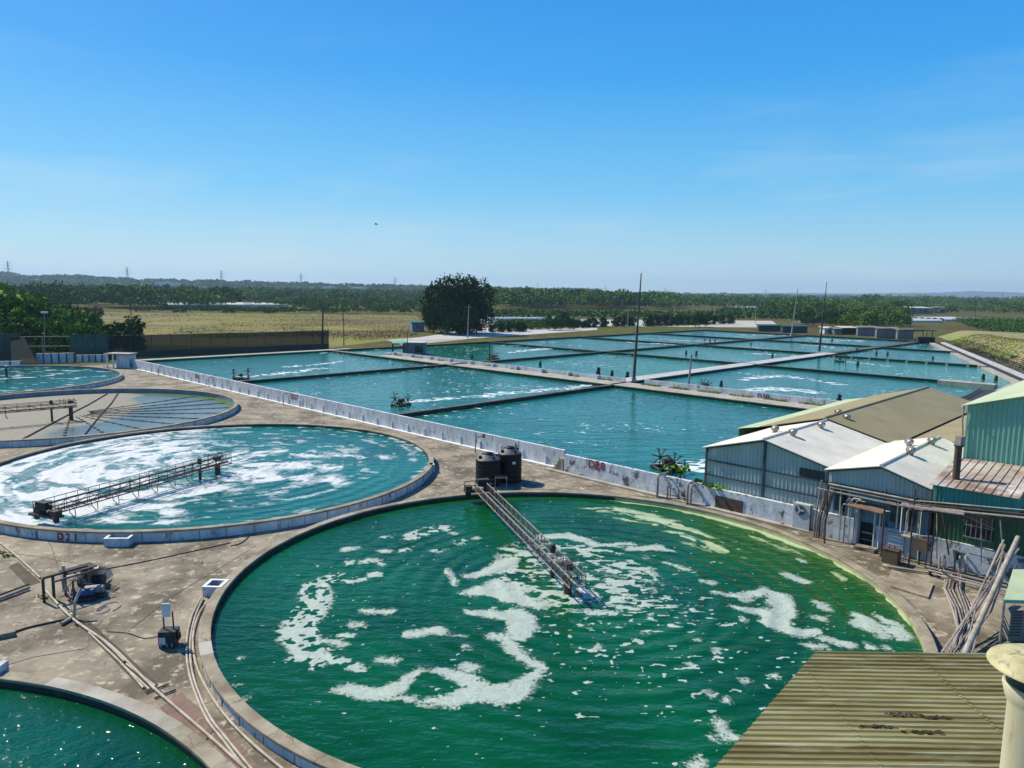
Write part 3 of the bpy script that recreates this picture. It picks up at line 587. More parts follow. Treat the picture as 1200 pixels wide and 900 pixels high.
MB().lathe([(RA-.004, ZA-.14), (RA-.004, ZA-1.1), (RA-.024, ZA-1.1), (RA-.024, ZA-.14)], (*CA, 0), 60, R(-35), R(72), closed=True).build('sunlit_scum_band', MT['scum'], tA)  # scum coat with the sunlit paleness of this arc painted in
# pale repaired stretches of coping
for c, r, th, z, segs, t in ((CE, RE, .5, ZE, [(28, 33.5), (41, 46), (55, 75)], tE), (CA, RA, .42, ZA, [(205, 209), (140, 150)], tA)):
    for a0, a1 in segs: MB().lathe([(r-.031, z-.08), (r-.031, z+.006), (r+th+.062, z+.006), (r+th+.062, z-.08)], (c[0], c[1], 0), 12, R(a0), R(a1), closed=True).build('coping_patch', MT['ledge'], t)
# D21
p = G(84, 627, .3); a = math.atan2(p[1]-CB[1], p[0]-CB[0])
for k, ch in enumerate('D21'):
    aa = a+(k-1)*.0275; q = (CB[0]+(RB+.38)*math.cos(aa), CB[1]+(RB+.38)*math.sin(aa), .07)
    text_on(tB, ch, .64, q, (-math.sin(aa), math.cos(aa), 0), (math.cos(aa), math.sin(aa), 0), MT['redpaint'])

# open concrete boxes at the rims
def open_box(name, corner_px, z0, sx, sy, h, rz, label, mat='paint'):
    g = G(*corner_px, 0); t = thing(name, (g[0], g[1], 0), label, 'box')
    mb = MB(); X = Vector((math.cos(rz), math.sin(rz), 0)); Y = Vector((-math.sin(rz), math.cos(rz), 0)); o = Vector((g[0], g[1], 0)); e = .12
    for (a, b_, s1, s2) in ((sx/2, e/2, sx, e), (sx/2, sy-e/2, sx, e), (e/2, sy/2, e, sy-2*e), (sx-e/2, sy/2, e, sy-2*e)):
        mb.box(o+X*a+Y*b_+Vector((0, 0, h/2)), (s1, s2, h), rz)
    mb.build('wall', MT[mat], t)
    MB().box(o+X*sx/2+Y*sy/2+Vector((0, 0, .12)), (sx-2*e-.01, sy-2*e-.01, .2), rz).build('bottom', MT['dark'], t)
    mb = MB()
    for (a, b_, s1, s2) in ((sx/2, e/2, sx+.04, e+.04), (sx/2, sy-e/2, sx+.04, e+.04), (e/2, sy/2, e+.04, sy-2*e-.04), (sx-e/2, sy/2, e+.04, sy-2*e-.04)):
        mb.box(o+X*a+Y*b_+Vector((0, 0, h+.016)), (s1, s2, .03), rz)
    mb.build('coping', MT['clean_white'], t)
open_box('valve_box', (122, 641), 0, 1.45, 1.35, .5, R(4), 'open whitewashed box against the wall of the foam covered tank')
open_box('outlet_box', (237.5, 699), 0, .95, 1.0, .5, R(-2), 'open white box at the rim of the large green tank')

# ------------------------------------------------------------ WALLS OF THE PONDS
def ubx(u0, u1, v0, v1, z0, z1): return MB().ubox(u0, u1, v0, v1, z0, z1)
t = thing('perimeter_wall', XY(-95, 49, 0), 'long whitewashed wall running diagonally between round tanks and rectangular ponds', 'wall')
MB().ubox(-151, -40.6, 48.9, 49.2, 0, 1.68).build('wall_panel', MT['paint'], t)
MB().ubox(-151, -40.6, 48.45, 48.897, 0, .10).build('base_ledge', MT['clean_white'], t)
for u in np.arange(-150, -41, 2.9): MB().box(XY(u, 48.84, .45), (.13, .11, .9), math.atan2(U[1], U[0])).build('buttress', MT['clean_white'], t)
text_on(t, 'D27', .95, (*WV(345, 470, 48.88)[:2], .92), (*U, 0), (*-V, 0), MT['redpaint'])
text_on(t, 'D26', .85, (*WV(231, 439, 48.88)[:2], .85), (*U, 0), (*-V, 0), MT['redpaint'])
t2 = thing('perimeter_wall', XY(-26, 48, 0), 'short whitewashed wall marked D28, peeling along its foot', 'wall')
mb = MB(); mb.ubox(-39.7, -26.4, 47.9, 48.2, 0, 1.62); mb.ubox(-26.4, -17.3, 47.88, 48.22, 0, 1.5); mb.build('wall_panel', MT['paint_worn'], t2)
mb = MB(); mb.ubox(-41.5, -17.4, 47.35, 47.87, 0, .13); mb.build('base_ledge', MT['ledge'], t2)
mb = MB()
for k in range(4): mb.ubox(-41.0+k*.22, -40.8+k*.22+.3, 47.9, 48.7, 0, .3+.3*k)
mb.build('step', MT['ledge'], t2)
text_on(t2, 'D28', .95, (*WV(699, 545, 47.88)[:2], .98), (*U, 0), (*-V, 0), MT['redpaint'])
mb = MB(); a_, b_ = WV(838, 590, 47.85), WV(870, 597, 47.85); ua, ub = UV(a_)[0], UV(b_)[0]
mb.ubox(ua, ub, 47.83, 47.876, .1, 1.02).build('rusty_hatch', MT['rust'], t2)

def vwall(i, j0, j1, label, thick=.55, cap='pondcap', top=CAP, face='pondwall'):
    u = US[i]; t = thing('pond_wall', XY(u, (VS[j0]+VS[j1])/2), label, 'wall', 'dark concrete walls between the rectangular ponds')
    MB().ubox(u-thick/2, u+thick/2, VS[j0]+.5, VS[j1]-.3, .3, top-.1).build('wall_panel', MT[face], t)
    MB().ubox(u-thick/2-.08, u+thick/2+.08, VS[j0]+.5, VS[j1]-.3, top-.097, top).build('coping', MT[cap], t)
    return t
def uwall(v, u0, u1, label, thick=.5, cap='pondcap', top=CAP, face='pondwall', ribs=False):
    t = thing('pond_wall', XY((u0+u1)/2, v), label, 'wall', 'dark concrete walls between the rectangular ponds')
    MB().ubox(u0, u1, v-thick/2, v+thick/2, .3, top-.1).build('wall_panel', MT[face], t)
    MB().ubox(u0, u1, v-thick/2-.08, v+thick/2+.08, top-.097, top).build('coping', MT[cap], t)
    if ribs:
        mb = MB()
        for u in np.arange(u0+2, u1, 4.): mb.ubox(u, u+.5, v-thick/2-.35, v-thick/2-.003, .3, top-.15)
        mb.build('buttress', MT['ledge'], t)
    return t
MT['algaewall'] = M('algae_stained_wall', (.035, .05, .035), (.02, .045, .018), .5, .8, c3=(.08, .08, .06), s3=2, t3=(.6, .72), world=True)
vwall(1, 0, 1, 'dark wall from the whitewashed wall, between ponds D26 and D27')
vwall(2, 0, 1, 'dark wall running away from the whitewashed wall to the tall rusty pole')
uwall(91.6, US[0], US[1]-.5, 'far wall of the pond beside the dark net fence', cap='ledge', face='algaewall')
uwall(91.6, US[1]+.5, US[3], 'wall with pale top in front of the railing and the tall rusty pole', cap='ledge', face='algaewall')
vwall(1, 1, 5, 'long dark wall running away behind the small white hut', thick=.7)
uwall(142., US[0], US[1]-.6, 'dark wall across the pond row nearest the round bushes')
uwall(142.3, US[1]+.6, US[2]-2.2, 'dark wall meeting the pale walkway from the left', face='algaewall')
uwall(141.6, US[2]-1, -25.2, 'dark wall reaching from the pale walkway to the stone ledge by the sheds')
uwall(183.5, US[0], US[1]-.6, 'farther dark wall beside the bushes', face='algaewall')
uwall(183.5, US[1]+.6, US[2]-2.2, 'dark wall ending at the slender pole on the walkway', face='algaewall')
uwall(180., US[2]-1, -35.6, 'dark green wall with pale buttresses right of the walkway', ribs=True, face='algaewall')
uwall(223., US[0], US[1]-.6, 'far dark wall left of the pale slanted pole')
uwall(223., US[1]+.6, US[2]-.6, 'far dark wall between the two slender poles')
uwall(220.5, US[2]+.2, -49.5, 'far dark wall reaching the slatted bank', face='pondwall')
uwall(263., US[0], -64, 'farthest pond wall in front of the green sheeted sheds', face='algaewall')
vwall(0, 1, 5, 'dark wall of the far bank below the row of round bushes', thick=.7)
uwall(99.2, -132, US[1]-.4, 'short dark wall behind the white hut')
t = thing('walkway', XY(-68, 140), 'pale raised concrete walkway crossing between the far ponds', 'walkway')
MB().ubox(-70.2, -67.2, 96.5, 186, .3, 1.35).build('walkway_side', MT['pondwall'], t)
MB().ubox(-70.35, -67.05, 96.5, 142.2, 1.353, 1.5).build('deck', MT['whitewalk'], t)
MB().ubox(-70.35, -67.05, 143.2, 186, 1.353, 1.5).build('deck', MT['whitewalk'], t)
t = thing('walkway', XY(-68, 225), 'darker walkway stretch beyond the slender pole', 'walkway')
MB().ubox(-69.8, -67.6, 186.2, 262.6, .3, 1.35).build('walkway_side', MT['pondwall'], t)
MB().ubox(-69.9, -67.5, 186.2, 262.6, 1.353, 1.45).build('deck', MT['pondcap'], t)
# path with low whitewashed parapet beyond the first row
t = thing('parapet', XY(-90, 95.5), 'low whitewashed parapet with slanted posts left of the tall rusty pole', 'parapet')
MB().ubox(-130, -67.8, 96.6, 96.85, 1.0, 1.95).build('parapet_wall', MT['paint'], t)
mb = MB()
for u in np.arange(-129, -68, 6.2): mb.ubox(u, u+.35, 95.9, 96.597, 1.0, 2.05)
mb.build('post', MT['clean_white'], t)
MB().ubox(-130, -68, 92.0, 96.597, .3, 1.35).build('path_deck', MT['ledge'], t)
t = thing('parapet', XY(-46, 95.5), 'whitewashed parapet marked D39 right of the tall rusty pole', 'parapet')
MB().ubox(-64, -26, 96.6, 96.85, 1.0, 2.15).build('parapet_wall', MT['paint'], t)
MB().ubox(-67, -26, 92.0, 96.597, .3, 1.35).build('path_deck', MT['ledge'], t)
text_on(t, 'D39', .95, (*WV(894, 470, 96.57)[:2], 1.28), (*U, 0), (*-V, 0), MT['navypaint'])
P = np.array([XY(u+RNG.uniform(0, 3.4), RNG.uniform(95.5, 96.5), 1.36+abs(RNG.normal())*.10) for u in np.arange(-64, -30, 5) for _ in range(260)]+[XY(u+RNG.uniform(0, 2.), RNG.uniform(95.9, 96.5), 1.36+abs(RNG.normal())*.1) for u in np.arange(-128, -70, 7) for _ in range(90)])
Vv, Q = quads(P-P[0], RNG.uniform(.08, .22, len(P))); tag(np_mesh('grass_tufts', Vv, Q, MT['grass'], attrs={'tint': ('FACE', RNG.uniform(0, .8, len(P)))}, loc=tuple(P[0])), kind='stuff')

# right-hand bank with a slatted slope, pale coping
b0, b1 = 96., 263.
def bk(v, du=0., z=0.): return XY(bank_u(v)+du, v, z)
t = thing('stone_bank', bk(200), 'pale stone bank slanting along the right end of the ponds', 'embankment')
mb = MB()
for (a, b_) in ((128, 150), (150, 178), (181, 218), (222, 262)):
    P = [bk(a, 0), bk(b_, 0), bk(b_, 1.6), bk(a, 1.6)]; mb.prism(P, .2, 1.3)
mb.build('bank_wall', MT['ledge'], t)
mb = MB(); mb.prism([bk(150, 3.4), bk(262, 3.4), bk(262, 4.7), bk(150, 4.7)], 0, 1.55); mb.build('coping', MT['whitewalk'], t)
MB().prism([bk(150, 1.62), bk(262, 1.62), bk(262, 3.38), bk(150, 3.38)], 0, 1.2).build('gutter', MT['dark'], t)
t = thing('slatted_screen', bk(190, 6), 'dark sloping slatted screen beside the pale bank coping', 'screen')
mb = MB()
for v in np.arange(151, 258, 2.4):
    a = Vector(bk(v, 5.6, .9)); b_ = Vector(bk(v+1.0, 10.2, 2.9)); ax = (b_-a).normalized(); s_ = Vector((V[0], V[1], 0)); s_ = (s_-ax*s_.dot(ax)).normalized()
    mb.box((a+b_)/2, ((b_-a).length, 1.5, .09), ax=(ax, s_, ax.cross(s_)))
mb.build('slat', MT['darksteel'], t)
t_ = MB().prism([bk(150, 5.1), bk(257, 5.1), bk(257, 5.3), bk(150, 5.3)], 0, 1.35).build('base_rail', MT['greypoly'], t)
# grassy levee behind it: a real mound of earth
def levee():
    vs = np.linspace(100, 330, 110); us = np.linspace(10.3, 64, 46); P = []; 
    for v in vs:
        for d in us:
            k = (d-10.3)/53.7; h = 4.0*sst(0, .20, k)*sst(1., .62, k)*(.75+.5*sst(300, 200, v))
            x, y, _ = bk(v, d); P.append((x, y, float(h)-.1+.35*float(fbm(np.array(x*.25), np.array(y*.25), 5)-.5)))
    nu = len(us); I, J = np.meshgrid(np.arange(len(vs)-1), np.arange(nu-1), indexing='ij'); Q = np.stack([I*nu+J, I*nu+J+1, (I+1)*nu+J+1, (I+1)*nu+J], -1).reshape(-1, 4)
    P = np.array(P); o = np_mesh('levee', P-np.array([*bk(200, 20)[:2], 0]), Q, MT['leveemat'], smooth=True, loc=bk(200, 20)); o['kind'] = 'structure'
    return P
MT['leveemat'] = M('levee_earth', (.17, .22, .03), (.30, .22, .13), .055, .95, .6, 3, c3=(.10, .13, .02), s3=.5, t3=(.5, .62), world=True, contrast=(.42, .56))
levee()
# grass on the levee flank
gn = 14000; vv = RNG.uniform(95, 300, gn); dd = 11+RNG.uniform(0, 1, gn)**1.3*13; C = np.array([bk(v, d, 0) for v, d in zip(vv, dd)])
k = (dd-10.3)/53.7; C[:, 2] = 4.0*sst(0, .20, k)*(.75+.5*sst(300, 200, vv))+.0
Vv, Q = quads(C, RNG.uniform(.15, .36, gn)); tag(np_mesh('levee_grass', Vv-C[0], Q, MT['grass'], attrs={'tint': ('FACE', np.clip(fbm(C[:, 0]*.12, C[:, 1]*.12, 3)*1.6-.4+RNG.uniform(-.15, .15, gn), 0, 1))}, loc=tuple(C[0])), kind='stuff')
# black liner ramp and stone block between sheds and far pond
t = thing('liner_ramp', XY(-18, 118), 'black sheeted ramp between the far ponds and the green building', 'ramp')
MB().slab([XY(-24.6, 128, 1.9), XY(-14, 128, 2.4), XY(-14, 70, 2.4), XY(-24.6, 100, 1.9)], .2).build('sheet', MT['blackmat'], t)
mb = MB()
for u in (-24.3, -21, -18, -15): mb.tube([XY(u, 127, 2.2+(u+25)*.05), XY(u+2, 92, 2.2+(u+25)*.05)], .09)
mb.build('batten', MT['darksteel'], t)
MB().ubox(-33, -24.8, 138.6, 141.2, .3, 1.7).build('stone_block', MT['ledge']).update_tag()
o = bpy.data.objects['stone_block']; tag(o, 'pale stone block at the end of the dark pond wall', 'block')

# ------------------------------------------------------------ NET FENCE and left corner
def fence_run(pts_px, label, mat, hgt, z0, n, group=None, base=True):
    P = [np.array(G(*p, 0)) for p in pts_px]; t = thing('net_fence', tuple(P[0]), label, 'fence', group)
    for a, b_ in zip(P[:-1], P[1:]):
        d = b_-a; L = np.hypot(d[0], d[1]); ang = math.atan2(d[1], d[0]); c = (a+b_)/2
        MB().box((c[0], c[1], z0+hgt/2), (L, .06, hgt), ang).build('net', MT[mat], t)
        if base: MB().box((c[0], c[1], z0/2), (L, .25, z0-.004), ang).build('base_wall', MT['algaewall'], t)
        mb = MB(); nn = max(1, int(n))
        for i in range(nn+1):
            q = a+d*i/nn; q = q+np.array([math.sin(ang), -math.cos(ang), 0])*.12
            MB().tube([(q[0], q[1], 0), (q[0], q[1], z0+hgt+.15)], .055, 6).build('post', MT['darksteel'], t)
        MB().tube([(a[0]+math.sin(ang)*.09, a[1]-math.cos(ang)*.09, z0+hgt), (b_[0]+math.sin(ang)*.09, b_[1]-math.cos(ang)*.09, z0+hgt)], .04, 6).build('top_rail', MT['darksteel'], t)
    return t
fence_run([(128, 420), (385, 409)], 'long dark net fence standing behind the first rectangular pond', 'net', 3.4, 1.4, 12)
fence_run([(83, 421.5), (127.5, 420)], 'dark green net fence panel left of the small flat roofed hut', 'netgreen', 3.0, 2.2, 3)
fence_run([(-60, 426), (24, 423.5)], 'dark net fence at the left edge above the farthest round tank', 'netgreen', 3.6, 2.0, 5)
# ledge in front of the fence, at the pond's left end
t = thing('pond_wall', XY(-150, 70), 'pale ledge and dark wall below the long net fence', 'wall')
MB().ubox(-149.5, -147.2, 49.5, 98, 0, 1.3).build('wall_panel', MT['pondwall'], t)
MB().ubox(-149.5, -147.1, 49.5, 98, 1.303, 1.45).build('coping', MT['ledge'], t)
# railing between the nets
t = thing('railing', G(25, 422, 0), 'open pipe railing in front of the trees between two net panels', 'railing')
P0, P1 = np.array(G(24, 422.5, 0)), np.array(G(83, 421.5, 0))
for z in (4.9, 2.9): MB().tube([P0+[0, 0, z], P1+[0, 0, z]], .07, 6).build('rail', MT['greysteel'], t)
for k in (0, .45, 1): q = P0+(P1-P0)*k; MB().tube([q, q+[0, 0, 4.95]], .07, 6).build('post', MT['greysteel'], t)
# low whitewashed walls
def whitebox(pa, pb, z0, z1, label):
    a, b_ = np.array(G(*pa, 0)), np.array(G(*pb, 0)); d = b_-a; c = (a+b_)/2
    t = thing('low_wall', (c[0], c[1], 0), label, 'wall')
    MB().box((c[0], c[1], (z0+z1)/2), (np.hypot(*d[:2]), .35, z1-z0), math.atan2(d[1], d[0])).build('wall_panel', MT['paint'], t)
    mb = MB(); n = 5
    for i in range(n+1): q = a+d*i/n; mb.box((q[0], q[1]-.2, (z1)/2), (.25, .12, z1), math.atan2(d[1], d[0]))
    mb.build('post', MT['frame'], t)
whitebox((-40, 432), (26, 431), 0, 1.3, 'low blue white wall at the left edge behind the farthest round tank')
whitebox((43, 426), (88, 425), 0, 2.0, 'low blue white wall below the open railing')
whitebox((90, 424.5), (128, 424), 0, 1.5, 'low blue white wall beside the small flat roofed hut')
# dark sheet leaning at left
t = thing('shade_sheet', G(20, 428, 0), 'dark slanting shade sheet at the left edge behind the round tank', 'sheet')
a = np.array(G(8, 424, 0)); b_ = np.array(G(30, 430, 0))
_p = [a+[0, 1.5, 5.2], b_+[-2.5, -.2, .2], b_+[2.5, -.2, .2], a+[2.5, 1.5, 5.0]]
MB().add([*_p]+[q+[.1, .3, 0] for q in _p], [(0, 1, 2, 3), (7, 6, 5, 4), (0, 4, 5, 1), (1, 5, 6, 2), (2, 6, 7, 3), (3, 7, 4, 0)]).build('sheet', MT['net'], t)
# flat roofed little hut at the wall's end
g = np.array(G(139, 431, 0)); t = thing('pump_hut', tuple(g), 'small white hut with an overhanging flat roof at the far end of the long wall', 'hut')
MB().box(g+[1.2, .6, 1.25], (2.6, 2.2, 2.5), R(-5)).build('wall', MT['paint'], t)
MB().box(g+[.3, .5, 2.72], (5.0, 3.0, .16), R(-5)).build('roof', MT['ledge'], t)
for dx in (-1.8, -.7): MB().box(g+[dx, -.5, 1.3], (.22, .22, 2.6)).build('post', MT['clean_white'], t)
mb = MB()
for k in range(4): mb.box(g+[3.0+k*.3, -.3, .9-.22*k], (.3, 1.0, .2))
mb.build('step', MT['ledge'], t)
t = thing('lamp_post', G(52, 428, 0), 'thin grey post with a small flat lamp in front of the trees at left', 'lamp post')
a = G(52, 428, 0); tp = AT(52, 366, a[1]); MB().tube([a, tp], .09, 6, .06).build('post', MT['greysteel'], t)
MB().box((tp[0], tp[1], tp[2]), (1.1, .5, .35)).build('lamp_head', MT['clean_white'], t)

# ------------------------------------------------------------ POLES
def pole(pb, pt, r, mat, label, z0=0., arm=None, r2=None, group=None, name='utility_pole', cat='pole', box=None, base=False):
    a = G(*pb, z0); tp = AT(*pt, a[1]); t = thing(name, a, label, cat, group)
    MB().tube([a, tp], r, 8, r2 if r2 is not None else r*.6).build('shaft', MT[mat], t, smooth=True)
    d = Vector(tp)-Vector(a)
    if arm:
        for k, L in arm: q = Vector(a)+d*k; MB().box(q, (L, .12, .12), .3).build('crossarm', MT[mat], t)
    if box: q = Vector(a)+d*box; MB().box(q+Vector((.1, -.25, 0)), (.5, .4, .8)).build('control_box', MT['greysteel'], t)
    if base: MB().box(Vector(a)+Vector((0, 0, .3)), (.7, .7, .7)).build('footing', MT['ledge'], t)
    return t
pole((742.5, 447), (751.5, 320), .27, 'rust', 'tallest rusty leaning pole standing at the crossing of the pond walls', 1.4, r2=.08, base=True)
pole((806.5, 455.5), (810.5, 415), .17, 'greysteel', 'short grey pole beside the whitewashed parapet right of the tall rusty pole', 1.3, r2=.13, base=True)
pole((960, 412), (969, 330), .32, 'darksteel', 'slender dark leaning pole standing on the pale walkway', 1.4, r2=.06)
pole((927.5, 393), (935, 337), .32, 'ledge', 'pale slanted pole beside the green sheeted sheds', 1.4, r2=.1, base=True)
pole((477.5, 416), (477.5, 387), .11, 'darksteel', 'short dark pole in front of the small white hut', 1.4)
pole((573.5, 428), (574, 400), .13, 'darksteel', 'short dark pole beside the parapet with slanted posts', 1.2, base=True)
pole((548, 396), (549.5, 357), .24, 'greysteel', 'grey pole with a short arm in front of the big dark tree', arm=[(.92, 2.4)])
pole((377.5, 409), (378.5, 362), .28, 'darksteel', 'dark pole rising at the right end of the net fence', box=.35)
pole((403, 405), (402.5, 372), .16, 'wood', 'thin wooden pole in the brown field right of the net fence')
pole((155, 405), (153, 358), .16, 'darksteel', 'dark lamp pole behind the net fence near the trees', arm=[(.9, 1.2)])
for i, (b_, tpx, lab) in enumerate([((735.5, 383), (736, 360), 'pale pole at the near edge of the drying yard, left of the tall rusty pole'), ((790, 379), (790.5, 359), 'pale pole at the drying yard, right of the tall rusty pole'),
                                    ((836.5, 379), (837.5, 359), 'pale pole at the drying yard above the bushes'), ((885, 379), (886, 358), 'pale pole near the right end of the drying yard'),
                                    ((402, 376), (402, 351), 'grey pole standing in the far field above the wooden pole'), ((379, 372), (379, 353), 'grey pole in the far field behind the end of the net fence'),
                                    ((365, 364), (365, 350), 'small grey pole far across the field'), ((433, 362), (433, 350), 'small grey pole far away left of the big dark tree'), ((264.5, 366), (264.5, 350), 'small dark pole at the pale greenhouse roofs'),
                                    ((1143, 371), (1143, 357), 'small grey pole beside the planted field at right')]):
    pole(b_, tpx, .20 if i < 4 else .22, 'ledge' if i < 4 else 'darksteel', lab, group='poles across the far fields')

# ------------------------------------------------------------ PIPE HOOKS standing along the walls
def hook(pb, h, reach, label, r=.06, z=0., dirv=None):
    a = np.array(G(*pb, z)); d = np.array([V[0], V[1], 0]) if dirv is None else np.array(dirv)
    e = a+d*reach; t = thing('pipe_hook', tuple(a), label, 'pipe', 'bent pipes over the wall')
    MB().tube([a, a+[0, 0, h-.15], a+d*.12+[0, 0, h], e+[0, 0, h], ], r, 8).build('pipe', MT['pipegrey'], t, True)
    MB().tube([e+[0, 0, h-.2], e+[0, 0, h+.18]], r*1.9, 8).build('valve', MT['darksteel'], t)
for pb, lab in (((186, 440), 'bent grey pipe over the long wall, farthest one near the hut'), ((245, 453.5), 'bent grey pipe over the long wall left of D27'), ((332, 475), 'bent grey pipe beside the red D27 lettering'), ((557, 531), 'bent grey pipe over the long wall behind the black tanks')):
    hook(pb, 1.55, 1.1, lab)
hook((770, 583), 1.75, 1.6, 'thick bent pipe over the D28 wall, first from the lettering', .1)
hook((782, 585), 1.5, 1.7, 'thin bent pipe second from the D28 lettering', .06)
hook((805, 591), 1.6, 1.3, 'bent pipe over the wall just left of the rusty hatch', .09)
hook((809, 592), 1.45, 1.3, 'lower bent pipe tight against its neighbour by the rusty hatch', .09)
t = thing('pipe_railing', G(790, 588, 0), 'low horizontal pipe frame along the peeling D28 wall', 'pipe')
for z in (.35, .9): MB().tube([WV(781, 583, 47.6)[:2]+(z,), WV(806, 590, 47.6)[:2]+(z,)], .045, 6).build('rail', MT['pipegrey'], t)
for px in (785, 795, 802): q = WV(px, 586, 47.6); MB().tube([(q[0], q[1], 0), (q[0], q[1], 1.0)], .035, 6).build('post', MT['darksteel'], t)

# ------------------------------------------------------------ BLACK TANKS
def poly_tank(c, r, h, label):
    t = thing('water_tank', (c[0], c[1], 0), label, 'water tank', 'black plastic water tanks by the rim of the green tank'); o = (c[0], c[1], 0)
    pr = [(0, 0), (r, 0)]
    for i in range(6): z = .15+i*h/6.2; pr += [(r, z), (r+.02, z+.05), (r+.02, z+.13), (r, z+.18)]
    pr += [(r, h-.05), (r-.06, h)]
    MB().lathe(pr, o, 40).build('body', MT['black'], t, True)
    _s = MB().lathe([(r-.06, h), (r*.45, h+.32), (r*.42, h+.34), (r*.42, h+.36)], o, 40); sh_ = _s.build('shoulder', MT['greypoly'], t, True)
    MB().lathe([(0, h+.5), (r*.3, h+.5), (r*.38, h+.44), (r*.40, h+.36), (0, h+.36)], o, 24).build('lid', MT['black'], sh_, True)
    mb = MB()
    for k in range(4):
        a = k*math.pi/2+.6; mb.box((c[0]+(r-.25)*math.cos(a), c[1]+(r-.25)*math.sin(a), h+.14), (.25, .12, .26), a)
    mb.build('lifting_lugs', MT['black'], t)
    return t
b1 = G(571.5, 571, 0); b2 = G(597, 567, 0)
pt1 = poly_tank((b1[0], b1[1]+1.0), 1.02, 2.15, 'black ribbed water tank with grey conical top, left one of the touching pair')
pt2 = poly_tank((b2[0], b2[1]+1.0), .98, 2.42, 'taller black water tank bearing a small pale sticker, right one of the pair')
q = Vector((b2[0]+.35, b2[1]+1.0-.985, 1.75)); MB().box(q, (.26, .06, .2), .35).build('sticker', MT['clean_white'], pt2)
g = np.array(G(587, 572.5, 0)); t = thing('pipe_stand', tuple(g), 'little cube shaped metal stand in front of the black tanks', 'stand')
for dx in (-.45, .45):
    for dy in (-.3, .3): MB().tube([g+[dx, dy, 0], g+[dx, dy, .95]], .03, 6).build('leg', MT['greysteel'], t)
mb = MB()
for a_, b_ in (((-.45, -.3), (.45, -.3)), ((.45, -.3), (.45, .3)), ((.45, .3), (-.45, .3)), ((-.45, .3), (-.45, -.3))): mb.tube([g+[*a_, .95], g+[*b_, .95]], .03, 6)
mb.build('top_frame', MT['greysteel'], t)

